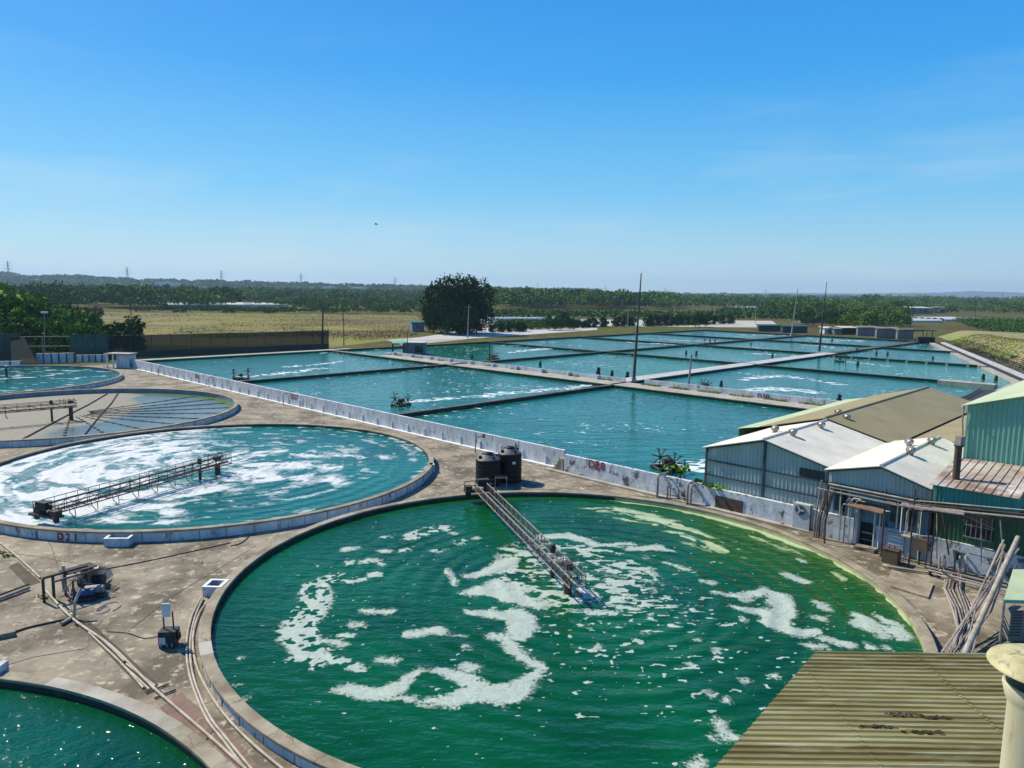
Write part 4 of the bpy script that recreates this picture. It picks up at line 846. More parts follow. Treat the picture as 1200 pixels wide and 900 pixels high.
# ------------------------------------------------------------ SCRAPER BRIDGES
def bridge(p0, p1, zb, ht, wd, label, mat, water, bay=.9, hang=None, rail=.0, motor=.85, col_at=.86, carriage=True, colour2=None):
    """box truss from the rim (p0) over the water past the centre column to p1"""
    a, b_ = Vector((*p0[:2], 0)), Vector((*p1[:2], 0)); d = (b_-a); L = d.length; d.normalize(); s = Vector((-d.y, d.x, 0))
    t = thing('scraper_bridge', tuple(a), label, 'bridge'); n = int(L/bay); up = Vector((0, 0, 1))
    for sg in (-1, 1):
        o = s*(sg*wd/2); mb = MB()
        mb.tube([a+o+up*zb, b_+o+up*zb], .042, 6); mb.tube([a+o+up*(zb+ht), b_+o+up*(zb+ht)], .042, 6)
        for i in range(n+1):
            q = a+d*(L*i/n)+o; mb.tube([q+up*zb, q+up*(zb+ht)], .024, 5)
            if i < n: q2 = a+d*(L*(i+1)/n)+o; mb.tube([q+up*(zb if i % 2 else zb+ht), q2+up*(zb+ht if i % 2 else zb)], .02, 5)
        mb.build('side_truss', MT[mat], t)
    mb = MB()
    for i in range(n+1): q = a+d*(L*i/n); mb.tube([q-s*wd/2+up*zb, q+s*wd/2+up*zb], .022, 5)
    mb.build('cross_bar', MT[mat], t)
    mb = MB(); mb.box((a+b_)/2+up*(zb+.05), (L, .16, .05), math.atan2(d.y, d.x)); mb.tube([a-s*.12+up*(zb+.16), b_-s*.12+up*(zb+.16)], .035, 6); mb.build('walk_plank', MT[colour2 or mat], t)
    if rail:
        mb = MB()
        for sg in (-1, 1):
            o = s*(sg*(wd/2+.02)); mb.tube([a+o+up*(zb+ht+rail), b_+o+up*(zb+ht+rail)], .028, 5)
            for i in range(0, n+1): q = a+d*(L*i/n)+o; mb.tube([q+up*(zb+ht), q+up*(zb+ht+rail)], .018, 5)
        mb.build('handrail', MT[colour2 or mat], t)
    if hang:
        for i in range(2, int(n*.82), hang):
            mb = MB(); q = a+d*(L*i/n)
            mb.tube([q-s*.3+up*zb, q-s*.34+up*(zb-.55), q+s*.1+d*.2+up*(zb-.75), q+s*.35+d*.1+up*(zb-.45), q+s*.3+up*zb], .028, 5)
            mb.build('scraper_arm', MT[mat], t)
    c = a+d*(L*col_at)
    MB().tube([c+up*(water-.2), c+up*(zb+.1)], .22, 10).build('centre_column', MT['rust'], t)
    MB().box(c+up*(zb+ht*.8+.2), (.5, .34, .34), math.atan2(d.y, d.x)).build('drive_motor', MT['rust'], t)
    c2_ = a+d*(L*(col_at-.12)); MB().tube([c2_+up*(water-.2), c2_+up*(zb+.1)], .12, 8).build('support_post', MT['rust'], t)
    MB().lathe([(0, 0), (.16, .02), (.18, .28), (.13, .45), (0, .5)], tuple(c2_+up*(zb+ht)), 12).build('drive_head', MT['blackmat'], t)
    mb = MB()
    for k in (.90, .93, .96, .99):
        q = a+d*(L*k); mb.tube([q-s*(wd/2)+up*(zb+ht), q-s*(wd/2)+up*(zb+ht+.5), q+s*(wd/2)+up*(zb+ht+.5), q+s*(wd/2)+up*(zb+ht)], .02, 5)
    mb.build('end_hoops', MT[mat], t)
    if carriage:
        mb = MB(); q = a-d*.1
        mb.box(q+up*(zb-.05), (.7, 2.4, .14), math.atan2(d.y, d.x)); mb.box(q-s*.9+up*(zb+.18), (.5, .5, .35), math.atan2(d.y, d.x)); mb.box(q+s*.6+up*(zb+.2), (.45, .6, .4), math.atan2(d.y, d.x))
        mb.build('carriage', MT['rust'], t)
        mb = MB()
        for z in (.35, .7): mb.tube([q-s*1.2+up*(zb+z), q+s*1.2+up*(zb+z)], .03, 5)
        for k in (-1.2, -.4, .4, 1.2): mb.tube([q+s*k+up*zb, q+s*k+up*(zb+.7)], .025, 5)
        mb.build('guard_rail', MT['darksteel'], t)
        for sg in (-.9, .9):
            w0 = q+s*sg+up*(zb-.27); MB().tube([w0-d*.08, w0+d*.08], .2, 14).build('wheel', MT['blackmat'], t)
        MB().box(q+s*.2+up*(zb+.55), (.5, .9, .5), math.atan2(d.y, d.x)).build('gearbox', MT['blackmat'], t)
    return t
bridge(G(563, 575, .95), G(677, 686, 1.1), 1.0, .55, .85, 'grey steel scraper bridge reaching into the large green tank', 'bridgesteel', ZA-.34, rail=.0, col_at=.93, colour2='greysteel', bay=.5)
t = thing('float_board', G(685, 696, .1), 'blue grey board floating beyond the end of the bridge in the green tank', 'board')
g = np.array(G(679, 690, .16)); g2 = np.array(G(690, 703, .16)); dd_ = g2-g
MB().box((g+g2)/2+[0, 0, .1], (np.hypot(*dd_[:2]), .35, .12), math.atan2(dd_[1], dd_[0])).build('board', MT['cabinet'], t)
bridge(G(56, 602, 1.15), G(266, 536, 1.6), 1.15, .5, .9, 'rusty scraper bridge across the white foam of the tank marked D21', 'rust', ZB-.28, hang=2, rail=.35, col_at=.93, bay=.8)
bridge(G(-120, 497, 1.3), G(89, 473.5, 1.9), 1.6, .5, .9, 'rusty scraper bridge standing in the nearly drained tank', 'rust', .05, hang=3, rail=.3, col_at=.965, carriage=False, bay=1.1)
# air hoses and diffusers on the floor of the drained tank
k = 0
for a0 in np.linspace(-75, 62, 11):
    a1_ = (CC[0]+2*math.cos(R(a0)), CC[1]+2*math.sin(R(a0)), .10); a2_ = (CC[0]+17.9*math.cos(R(a0)), CC[1]+17.9*math.sin(R(a0)), .10)
    tag(MB().tube([a1_, a2_], .035, 5).build('air_pipe', MT['blackmat']), 'thin dark pipe radiating over the floor of the drained tank', 'pipe', 'radial pipes in the drained tank')
    for q in np.arange(3.5, 17.6, 1.55):
        x, y = CC[0]+q*math.cos(R(a0)), CC[1]+q*math.sin(R(a0))
        if k == 0:
            first = MB().box((x, y, .08), (.27, .27, .12), .4).build('air_diffuser', MT['blackmat'])
            tag(first, 'small black block standing on the floor of the drained tank', 'diffuser', 'black diffuser blocks in the drained tank')
        else:
            c = first.copy(); c.location = (x, y, .02); c.rotation_euler = (0, 0, random.uniform(0, 1)); COL.objects.link(c)
        k += 1
for pa, pb, lab in (((139, 459.5), (100, 508), 'long dark hose crossing the floor of the drained tank'), ((126, 461), (31, 512), 'dark hose running to the lower left over the mud of the drained tank')):
    a, b_ = Vector(G(*pa, .14)), Vector(G(*pb, .14)); o = MB().tube([a, (a*2+b_)/3+Vector((.2, 0, 0)), (a+b_*2)/3, b_], .07, 6).build('hose', MT['blackmat']); tag(o, lab, 'hose')
# post with lamp in tank D
g = np.array(G(8, 443, ZD-.45)); t = thing('float_marker', tuple(g), 'dark post with a pale cap standing in the farthest round tank', 'post')
MB().tube([g, g+[0, 0, 1.9]], .17, 8).build('post', MT['darksteel'], t); MB().tube([g+[0, 0, 1.903], g+[0, 0, 2.15]], .2, 8).build('cap', MT['clean_white'], t)

# ------------------------------------------------------------ FOREGROUND APRON: pump stand, post, pipes
def pipe(px, z, r, label, mat='pipe', group=None, name='pipe', zs=None):
    P = [G(x, y, z if zs is None else zs[i]) for i, (x, y) in enumerate(px)]
    # smooth the run
    Q = []
    for i in range(len(P)-1):
        p0, p1, p2, p3 = [np.array(P[max(0, min(len(P)-1, i+k))]) for k in (-1, 0, 1, 2)]
        for tt in np.linspace(0, 1, 5, endpoint=False): Q.append(.5*((2*p1)+(-p0+p2)*tt+(2*p0-5*p1+4*p2-p3)*tt**2+(-p0+3*p1-3*p2+p3)*tt**3))
    Q.append(np.array(P[-1])); o = MB().tube(Q, r, 8).build(name, MT[mat], smooth=True); return tag(o, label, 'pipe', group)
gp = 'pale pipes lying on the concrete apron'
pipe([(-5, 632), (20, 652), (47, 677)], .06, .055, 'pale pipe on the apron at the left edge above the pump stand', group=gp)
pipe([(52, 690), (84, 724), (130, 757), (180, 806), (240, 858), (292, 905)], .08, .06, 'pale pipe running from the pump stand past the tank rim to the bottom edge', group=gp)
pipe([(236, 700), (225, 722), (219, 752), (222, 790), (240, 838), (262, 868), (290, 905)], .07, .055, 'leftmost of the curved pale pipes beside the large green tank', group=gp)
pipe([(238, 701), (229, 722), (223, 752), (226, 790), (244, 836), (266, 866), (298, 905)], .09, .055, 'second curved pale pipe beside the large green tank', group=gp)
pipe([(246, 703), (234, 718), (226, 748), (232, 785), (256, 828), (290, 866), (336, 905)], .075, .055, 'outermost curved pale pipe swinging close to the tank wall', group=gp)
pipe([(110, 742), (128, 757), (146, 775)], .07, .045, 'short pale pipe in the trench below the pump stand', group=gp)
pipe([(104, 741), (122, 758), (142, 777), (168, 806)], .05, .045, 'pale pipe in the middle of the trench', group=gp)
pipe([(148, 778), (166, 792), (182, 804)], .06, .05, 'pale pipe entering the rusty cover plate', group=gp)
pipe([(142, 778), (160, 794), (175, 808)], .05, .05, 'lower pale pipe entering the rusty cover plate', group=gp)
pipe([(-5, 703), (34, 688.5)], .12, .09, 'thick pale pipe entering from the left edge towards the pump stand', group=gp)
pipe([(-5, 699), (34, 684.5)], .14, .05, 'thin dark pipe beside the thick pale one at the left edge', 'darksteel')
pipe([(-5, 750), (30, 736), (84, 724)], .05, .045, 'dark pipe across the apron from the left edge to the pump stand', 'darksteel')
pipe([(72, 731), (84, 724)], .1, .08, 'stub of pale pipe at the foot of the pump stand', group=gp)
pipe([(116, 668), (160, 660), (230, 645), (270, 636)], .025, .03, 'dark cable stretched over the apron from the pump stand', 'blackmat', name='cable')
pipe([(126, 740), (150, 742), (170, 748), (190, 744)], .03, .018, 'thin cable from the trench to the control post', 'blackmat', name='cable')
pipe([(115, 716), (124, 710), (128, 714), (118, 719), (112, 716), (124, 708), (138, 705), (141, 710), (132, 716)], .03, .02, 'loop of grey hose beside the pump stand', 'greysteel', name='hose')
pipe([(270, 640), (283, 636), (292, 628)], .03, .03, 'short dark cable near the rims of two tanks', 'blackmat', name='cable')
# trench with muddy bottom, rusty covers
def flat_thing(name, px, z, th, mat, label, cat):
    o = MB().slab([(*G(x, y, z)[:2], z) for x, y in px], th).build(name, MT[mat]); return tag(o, label, cat)
flat_thing('pipe_trench', [(88, 727), (101, 724), (186, 802), (170, 811)], .012, .01, 'soil', 'muddy pipe trench below the pump stand', 'trench')
flat_thing('pipe_trench', [(10, 664), (21, 659), (48, 682), (32, 687)], .012, .01, 'soil', 'short muddy trench above the pump stand at left', 'trench')
flat_thing('cover_plate', [(188, 829), (212, 811), (256, 849), (236, 873)], .03, .028, 'rustplate', 'reddish cover plate over the trench between two round tanks', 'cover')
flat_thing('cover_plate', [(240, 873), (257, 851), (290, 880), (306, 905), (272, 905)], .026, .024, 'rustplate', 'second reddish cover plate at the bottom edge', 'cover')
t = thing('trench_grate', G(185, 812, 0), 'rusty iron grating bars across the end of the trench', 'grate')
for a_, b_ in (((171, 812), (198, 801)), ((181, 818), (206, 808)), ((186, 808), (192, 814))): MB().tube([G(*a_, .05), G(*b_, .05)], .035, 5).build('bar', MT['rust'], t)
flat_thing('concrete_slab', [(-6, 728), (12, 727), (18, 740), (-6, 745)], .22, .218, 'rim', 'low concrete slab at the left edge of the apron', 'slab')
flat_thing('concrete_slab', [(1045, 667), (1094, 684), (1088, 700), (1038, 685)], .1, .098, 'rim', 'raised concrete slab on the narrow apron before the sheds', 'slab')
t = MB().box(np.array(G(1, 786, .3)), (.25, .6, .6)).build('white_block', MT['paint']); tag(t, 'little white block on the rim at the left edge', 'block')
t = MB(); g = np.array(G(506, 553, 0)); t.box(g+[0, .1, .35], (.4, .7, .7), .3); tag(t.build('white_block', MT['paint']), 'little white block against the right end of the foam covered tank', 'block')
# pump stand
g0 = np.array(G(52, 706, 0)); g1 = np.array(G(104, 690, 0)); dv = g1-g0; L = np.hypot(*dv[:2]); dv /= L; pv = np.array([-dv[1], dv[0], 0])
t = thing('pump_stand', tuple(g0), 'dark steel stand crowded with valves and pumps on the left apron', 'pump stand')
hh = 1.25
fr = MB(); fr.tube([g0+[0, 0, hh], g0+dv*L+[0, 0, hh]], .07, 6); fr.tube([g0-pv*.9+dv*.1+[0, 0, hh], g0+dv*(L+.3)-pv*.9+[0, 0, hh]], .05, 6); fr.build('top_beam', MT['darksteel'], t)
for k in (0, .45, 1.0, 2.0): q = g0+dv*k; MB().tube([q, q+[0, 0, hh]], .07, 6).build('leg', MT['darksteel'], t)
for k in (.9, 1.3): q = g0+dv*k-pv*1.1; MB().tube([q, q+[0, 0, hh*.9]], .05, 6).build('leg', MT['darksteel'], t)
MB().box(g0+dv*(L*.75)+[0, .15, hh-.05], (1.5, .8, .06), math.atan2(dv[1], dv[0])).build('canopy', MT['blackmat'], t)
rr = random.Random(3)
for i in range(20):
    a = g0+dv*rr.uniform(.4, 1.9)-pv*rr.uniform(.0, .9)+np.array([0, 0, rr.uniform(.2, 1.1)]); b_ = a+np.array([rr.uniform(-.5, .5), rr.uniform(-.5, .5), rr.uniform(-.7, .5)]); b_[2] = max(.1, b_[2])
    MB().tube([a, b_], rr.choice((.035, .05, .03)), 6).build('valve_pipe', MT['greysteel' if i % 2 else 'pipegrey'], t)
a = g0+dv*1.0; MB().tube([a+[0, 0, .2], a+[-.05, 0, hh+.35]], .08, 8).build('riser_pipe', MT['pipe'], t)
a = np.array(G(87, 725, 0)); MB().tube([a, a+[.05, .05, .8], a+[.1, .5, 1.3]], .07, 8).build('riser_pipe', MT['pipe'], t)
for k, (px, py) in enumerate(((101, 704), (112, 700))):
    a = np.array(G(px, py, 0)); pb_ = MB().box(a+[0, 0, .12], (.9, .5, .22), .3).build('pump', MT['blackmat'], t)
    MB().tube([a+[-.45, -.1, .42], a+[.35, .15, .42]], .21, 12).build('motor', MT['bluemotor' if k == 0 else 'greysteel'], pb_)
a = np.array(G(100, 686, 0)); MB().tube([a+[-.1, 0, .75], a+[.75, .1, .8]], .24, 12).build('pump_motor', MT['greysteel'], t); MB().box(a+[.3, .1, .3], (1.2, .6, .5), .1).build('pump_base', MT['blackmat'], t)
a = np.array(G(118, 688, 0)); mb = MB()
for k in range(5): mb.tube([a+np.array([.5*math.cos(x), .12*k-.2, .5+.5*math.sin(x)]) for x in np.linspace(0, 6.0, 14)], .025, 5)
mb.build('hose_coil', MT['pipegrey'], t)
# control post
g = np.array(G(198, 757, 0)); t = thing('control_post', tuple(g), 'dark valve box with an upright white signboard on posts, beside the curved pipes', 'control post')
for dx in (-.22, .2): MB().tube([g+[dx, .1, .7], g+[dx-.03, .1, 1.55]], .035, 6).build('post', MT['wood' if dx < 0 else 'darksteel'], t)
MB().box(g+[-.08, .06, 1.62], (.34, .05, .62), .1).build('signboard', MT['clean_white'], t)
MB().box(g+[0, .05, .45], (.72, .6, .6), .1).build('box', MT['blackmat'], t)
MB().box(g+[-.15, -.28, .35], (.28, .04, .34), .1).build('label_plate', MT['cabinet'], t)
for dx in (-.28, .28): MB().box(g+[dx, 0, .07], (.12, .5, .14), .1).build('foot', MT['darksteel'], t)
MB().tube([g+[.35, 0, .5], g+[.48, .1, .5]], .16, 10).build('reel', MT['blackmat'], t)
mb = MB()
for dx in (-.2, .05, .25): mb.tube([g+[dx, -.26, .25], g+[dx+.05, -.36, .12]], .04, 6)
mb.build('socket', MT['greysteel'], t)

# ------------------------------------------------------------ SHEDS
def corr_wall(mb, u0, u1, v, z0, zt, pitch=.28, depth=.055, sgn=-1):
    """ribbed sheet in the plane v, top height given by zt(u)"""
    us = []; n = max(1, int((u1-u0)/pitch))
    for i in range(n):
        a = u0+(u1-u0)*i/n; w_ = (u1-u0)/n; us += [(a, 0), (a+w_*.52, 0), (a+w_*.62, depth), (a+w_*.9, depth)]
    us.append((u1, 0)); vs = []; fs = []
    for u, d in us:
        vs += [XY(u, v+sgn*d, z0), XY(u, v+sgn*d, zt(u))]
    for i in range(len(us)-1): fs.append((2*i, 2*i+2, 2*i+3, 2*i+1))
    mb.add(vs, fs); 
    mb.add([XY(u0, v+.06, z0), XY(u1, v+.06, z0), XY(u1, v+.06, zt(u1)), XY(u0, v+.06, zt(u0))], [(0, 3, 2, 1)])
    return mb
def corr_sheet(mb, O, A, B, pitch, depth, th=.03, seam=False):
    """ribbed sheet spanned by A (across the ribs) and B (along the ribs)"""
    O, A, B = Vector(O), Vector(A), Vector(B); N = A.cross(B).normalized()
    if N.z < 0: N = -N
    n = max(1, int(round(A.length/pitch))); pr = []
    for i in range(n):
        a = i/n; w_ = 1/n
        pr += ([(a, 0), (a+w_*.86, 0), (a+w_*.88, depth), (a+w_*.98, depth)] if seam else [(a, 0), (a+w_*.5, 0), (a+w_*.62, depth), (a+w_*.88, depth)])
    pr.append((1, 0)); vs = []; 
    for k, d in pr: vs += [O+A*k+N*d, O+A*k+B+N*d, O+A*k-N*th, O+A*k+B-N*th]
    fs = []
    for i in range(len(pr)-1): a, b_ = 4*i, 4*i+4; fs += [(a, b_, b_+1, a+1), (a+2, a+3, b_+3, b_+2), (a, a+2, b_+2, b_), (a+1, b_+1, b_+3, a+3)]
    e = 4*(len(pr)-1); fs += [(0, 1, 3, 2), (e, e+2, e+3, e+1)]
    return mb.add(vs, fs)
def vent(t, p, s=1.):
    p = Vector(p); pr = [(.18*s, -.15), (.18*s, .16*s)]
    vn = MB().lathe(pr, p, 14).build('roof_vent', MT['greysteel'], t)
    mb = MB()
    for i in range(14):
        a = i*2*math.pi/14; P = []
        for k in range(5): th = a+k*.12; r = (.22+.08*math.sin(k/4*math.pi))*s; P.append((p.x+r*math.cos(th), p.y+r*math.sin(th), p.z+.16*s+k*.085*s))
        for j in range(4): q = Vector((-math.sin(a), math.cos(a), 0))*.045*s; mb.add([Vector(P[j])-q, Vector(P[j])+q, Vector(P[j+1])+q, Vector(P[j+1])-q], [(0, 1, 2, 3)])
    mb.lathe([(.15*s, .16*s), (.15*s, .50*s)], p, 10)
    mb.build('vanes', MT['vane'], vn)
    MB().lathe([(0, .58*s), (.16*s, .56*s), (.24*s, .50*s), (.24*s, .48*s)], p, 14).build('cap', MT['vane'], vn, True)
MT['vane'] = M('aluminium_vanes', (.42, .42, .38), (.25, .24, .2), 5, .4, metal=.4)
def gable(t, u0, um, u1, v0, v1, ze0, zp, ze1, mat, pitch=.33, depth=.02, rname='roof', over=.35):
    """two roof slopes; ribs run down the slope"""
    for (ua, za, ub, zb) in ((u0-over*.6, ze0-over*.6*(zp-ze0)/(um-u0), um, zp), (u1+over*.6, ze1-over*.6*(zp-ze1)/(u1-um), um, zp)):
        O = XY(ua, v0-over, za); A = Vector(XY(ua, v1, za))-Vector(O); B = Vector(XY(ub, v0-over, zb))-Vector(O)
        mb = MB(); corr_sheet(mb, O, A, B, pitch, depth, .05); mb.build(rname, MT[mat], t)
    MB().tube([XY(um, v0-over, zp+.03), XY(um, v1, zp+.03)], .09, 6).build('ridge_cap', MT['white_roof' if mat == 'white_roof' else 'brown_roof'], t)
# shed one
t = thing('corrugated_shed', XY(-21.7, 48.3, 0), 'white roofed blue grey corrugated shed nearest the D28 wall, with five roof vents', 'shed')
e0, pk, e1 = 4.45, 5.72, 4.55; ua, um, ub = -26.3, -21.8, -17.2
def top1(u): return e0+(pk-e0)*(u-ua)/(um-ua) if u < um else pk+(e1-pk)*(u-um)/(ub-um)
mb = MB(); corr_wall(mb, ua, um, 48.35, 1.45, top1); corr_wall(mb, um, ub, 48.35, 1.2, top1); mb.build('wall', MT['shedwall'], t)
MB().ubox(ua-.03, ua+.04, 48.4, 59.5, .5, e0-.12).build('side_wall', MT['shedwall'], t)
mb = MB()
for u in (ua+.05, um, ub-.1): mb.ubox(u-.08, u+.08, 48.20, 48.30, 1.3, top1(u)-.12)
for z in (2.35, 3.45): mb.ubox(ua, ub, 48.22, 48.31, z-.05, z+.05)
mb.ubox(ua, ub, 48.22, 48.31, 1.40, 1.5)
mb.build('wall_framing', MT['frame'], t)
for (x0, z0, x1, z1) in ((ua, e0-.14, um, pk-.16), (um, pk-.16, ub, e1-.14)): MB().tube([XY(x0, 48.2, z0), XY(x1, 48.2, z1)], .08, 4).build('verge_trim', MT['frame'], t)
MB().ubox(-19.3, -17.6, 48.27, 48.345, 3.5, 4.1).build('window', MT['glass'], t)
gable(t, ua, um, ub, 48.3, 59.3, e0, pk, e1, 'white_roof')
for px, py in ((908, 507), (929, 511)): n = (-(pk-e0)/(um-ua)*U[0], -(pk-e0)/(um-ua)*U[1], 1) if px < 920 else ((pk-e1)/(ub-um)*U[0], (pk-e1)/(ub-um)*U[1], 1); vent(t, NPL(px, py, XY(um, 50, pk), n))
for px, py in ((962, 502), (982, 487), (992, 493)): s_ = -1 if px in (982,) else 1; n = (s_*.27*U[0], s_*.27*U[1], 1); vent(t, NPL(px, py, XY(um, 50, pk), n))
# long olive shed behind it
t = thing('corrugated_shed', XY(-21.8, 60, 0), 'long shed with olive brown roof behind the white roofed sheds', 'shed')
gable(t, -27.2, -21.9, -16.8, 59.7, 88.5, 4.45, 5.9, 4.6, 'brown_roof', pitch=.5)
MB().ubox(-27.0, -26.9, 59.7, 88, .3, 4.2).build('side_wall', MT['shedwall'], t)
MB().ubox(-26.9, -16.9, 88.0, 88.1, .3, 4.2).build('side_wall', MT['shedwall'], t)
O = XY(-29.3, 59.0, 4.02); mb = MB(); corr_sheet(mb, O, Vector(XY(-29.3, 85, 4.02))-Vector(O), Vector(XY(-27.35, 59.0, 4.42))-Vector(O), .5, .02); mb.build('lean_to_roof', MT['mintroof'], t)
MB().ubox(-29.2, -29.1, 59.1, 84.8, .3, 3.95).build('lean_to_wall', MT['darkgreen'], t)
# second olive roof
t = thing('corrugated_shed', XY(-13, 62, 0), 'second olive roofed shed between the long one and the green building', 'shed')
gable(t, -16.3, -12.4, -10.9, 60.4, 84, 4.45, 5.3, 5.0, 'brown_roof', pitch=.5)
MB().ubox(-16.2, -11, 83.9, 84, .3, 4.3).build('side_wall', MT['shedwall'], t)
MB().ubox(-16.75, -16.35, 60.4, 84, 4.2, 4.4).build('valley_gutter', MT['dark'], t)
# shed two
t = thing('corrugated_shed', XY(-14, 47.5, 0), 'lower white roofed shed with the dark doorway and three roof vents', 'shed')
e0, pk, e1 = 4.62, 5.42, 4.55; ua, um, ub = -17.0, -13.85, -11.05
def top2(u): return e0+(pk-e0)*(u-ua)/(um-ua) if u < um else pk+(e1-pk)*(u-um)/(ub-um)
MT['shed_upper'] = MT['shedwall']
mb = MB(); corr_wall(mb, ua, ub, 47.35, 3.75, top2, .24); mb.build('gable_wall', MT['shedwall'], t)
mb = MB(); corr_wall(mb, ua, ub, 47.75, 1.5, lambda u: 3.75, .3); mb.build('wall', MT['shedblue'], t)
mb = MB(); mb.ubox(ua, ub, 47.28, 47.345, 3.62, 3.75); mb.ubox(ua, ub, 47.36, 47.9, 3.63, 3.73); mb.build('wall_framing', MT['frame'], t)
for (x0, z0, x1, z1) in ((ua, e0-.14, um, pk-.16), (um, pk-.16, ub, e1-.14)): MB().tube([XY(x0, 47.2, z0), XY(x1, 47.2, z1)], .07, 4).build('verge_trim', MT['frame'], t)
mb = MB(); mb.ubox(ua-.2, -15.05, 47.45, 47.74, 0, 1.62); mb.ubox(-14.05, ub, 47.45, 47.74, 0, 1.5); mb.build('plinth_wall', MT['paint_worn'], t)
MB().ubox(-15.04, -14.06, 47.9, 48.0, 0, 2.6).build('dark_doorway', MT['dark'], t)
mb = MB(); mb.ubox(-15.1, -15.02, 47.3, 47.9, 0, 2.55); mb.ubox(-14.08, -14.0, 47.3, 47.44, 0, 2.55); mb.ubox(-15.3, -15.1, 47.4, 47.9, 0, 2.5); mb.build('door_frame', MT['paint'], t)
mb = MB(); mb.ubox(-14.9, -14.2, 47.8, 47.88, .75, .85); mb.ubox(-14.9, -14.2, 47.8, 47.88, .3, .36); mb.build('door_rail', MT['greysteel'], t)
MB().slab([XY(-15.6, 46.8, 2.62), XY(-13.5, 46.8, 2.52), XY(-13.5, 47.7, 2.72), XY(-15.6, 47.7, 2.82)], .05).build('door_canopy', MT['rustplate'], t)
for k, (a_, b_) in enumerate(((-16.6, -15.9), (-13.3, -12.7), (-12.5, -11.9))): MB().ubox(a_, b_, 47.66, 47.71, 1.9, 3.2).build('window', MT['glass'], t)
for u in (-16.3, -15.75, -13.6, -12.9, -12.3, -11.7): MB().ubox(u, u+.08, 47.55, 47.65, 1.55, 3.4).build('wall_batten', MT['cabinet'], t)
gable(t, ua, um, ub, 47.35, 60.2, e0, pk, e1, 'white_roof')
for px, py in ((1065, 523), (1067, 533), (1092, 521)): s_ = -1 if px == 1065 else 1; k_ = .25; n = (s_*k_*U[0], s_*k_*U[1], 1); vent(t, NPL(px, py, XY(um, 50, pk), n))
MB().ubox(-14.9, -13.7, 46.5, 47.3, 0, .16).build('door_step', MT['rim'], t)
# green building
t = thing('factory_building', XY(-9, 50, 0), 'tall green corrugated building with a lower teal annex at the right edge', 'building')
def tg(u): return 8.95+.30*(u+10.75)
mb = MB(); corr_wall(mb, -10.75, -2, 52.8, 5.4, tg, .26, .05); mb.build('wall', MT['greensheet'], t)
MB().ubox(-10.76, -10.70, 52.86, 72, 0, 8.9).build('side_wall', MT['greensheet'], t)
O = XY(-10.95, 52.5, 8.95); mb = MB(); corr_sheet(mb, O, Vector(XY(-10.95, 73, 8.95))-Vector(O), Vector(XY(-2, 52.5, tg(-2)+.05))-Vector(O), .4, .02); mb.build('roof', MT['mintroof'], t)
MB().tube([XY(-10.98, 52.4, 8.9), XY(-10.98, 73, 8.9)], .07, 5).build('gutter', MT['clean_white'], t)
MB().tube([XY(-10.9, 52.6, 8.85), XY(-10.95, 52.7, 7.9), XY(-10.85, 52.65, 7.2), XY(-10.85, 52.65, 5.3)], .05, 6).build('downpipe', MT['pipegrey'], t)
O = XY(-10.95, 46.3, 4.98); A_ = Vector(XY(-6.6, 46.3, 5.02))-Vector(O); B_ = Vector(XY(-11.1, 52.75, 5.55))-Vector(O)
mb = MB(); corr_sheet(mb, O, A_, B_, .42, .05, seam=True); mb.build('annex_roof', MT['redroof'], t)
mb = MB(); corr_wall(mb, -10.85, -6.8, 46.6, 3.98, lambda u: 4.95, .22); mb.build('annex_fascia', MT['teal'], t)
MB().ubox(-6.8, -6.74, 46.6, 52.7, 3.98, 4.95).build('annex_side', MT['teal'], t)
mb = MB(); corr_wall(mb, -10.8, -5.0, 47.5, 1.6, lambda u: 3.98, .22); mb.build('annex_wall', MT['darkgreen'], t)
wf = MB().ubox(-9.2, -7.85, 47.38, 47.46, 2.05, 3.45).build('window', MT['glass'], t)
mb = MB()
for u in np.linspace(-9.15, -7.9, 6): mb.ubox(u-.02, u+.02, 47.34, 47.38, 2.05, 3.45)
for z in (2.05, 2.75, 3.45): mb.ubox(-9.25, -7.8, 47.33, 47.379, z-.03, z+.03)
mb.build('bars', MT['greysteel'], wf)
mb = MB(); mb.ubox(-11.0, -5.0, 47.3, 47.47, 0, 1.6); mb.build('plinth_wall', MT['paint_worn'], t)
mb = MB(); mb.ubox(-5.0, 2, 46, 47.6, 0, 4.6); mb.build('end_block', MT['shedblue'], t)
p = NPL(1120, 562, XY(-9.9, 47.6, 5.1), (0, 0, 1)); q = AT(1123.5, 523, p.y)
MB().tube([(p.x, p.y, p.z-.2), q], .2, 12).build('chimney', MT['rust'], t, True); chm = bpy.data.objects['chimney']
MB().box((q[0]+.05, q[1], q[2]+.3), (.36, .36, .6), .4).build('cowl', MT['greysteel'], chm)
MB().lathe([(.26, 0), (.26, .08)], q, 12).build('band', MT['darksteel'], chm)

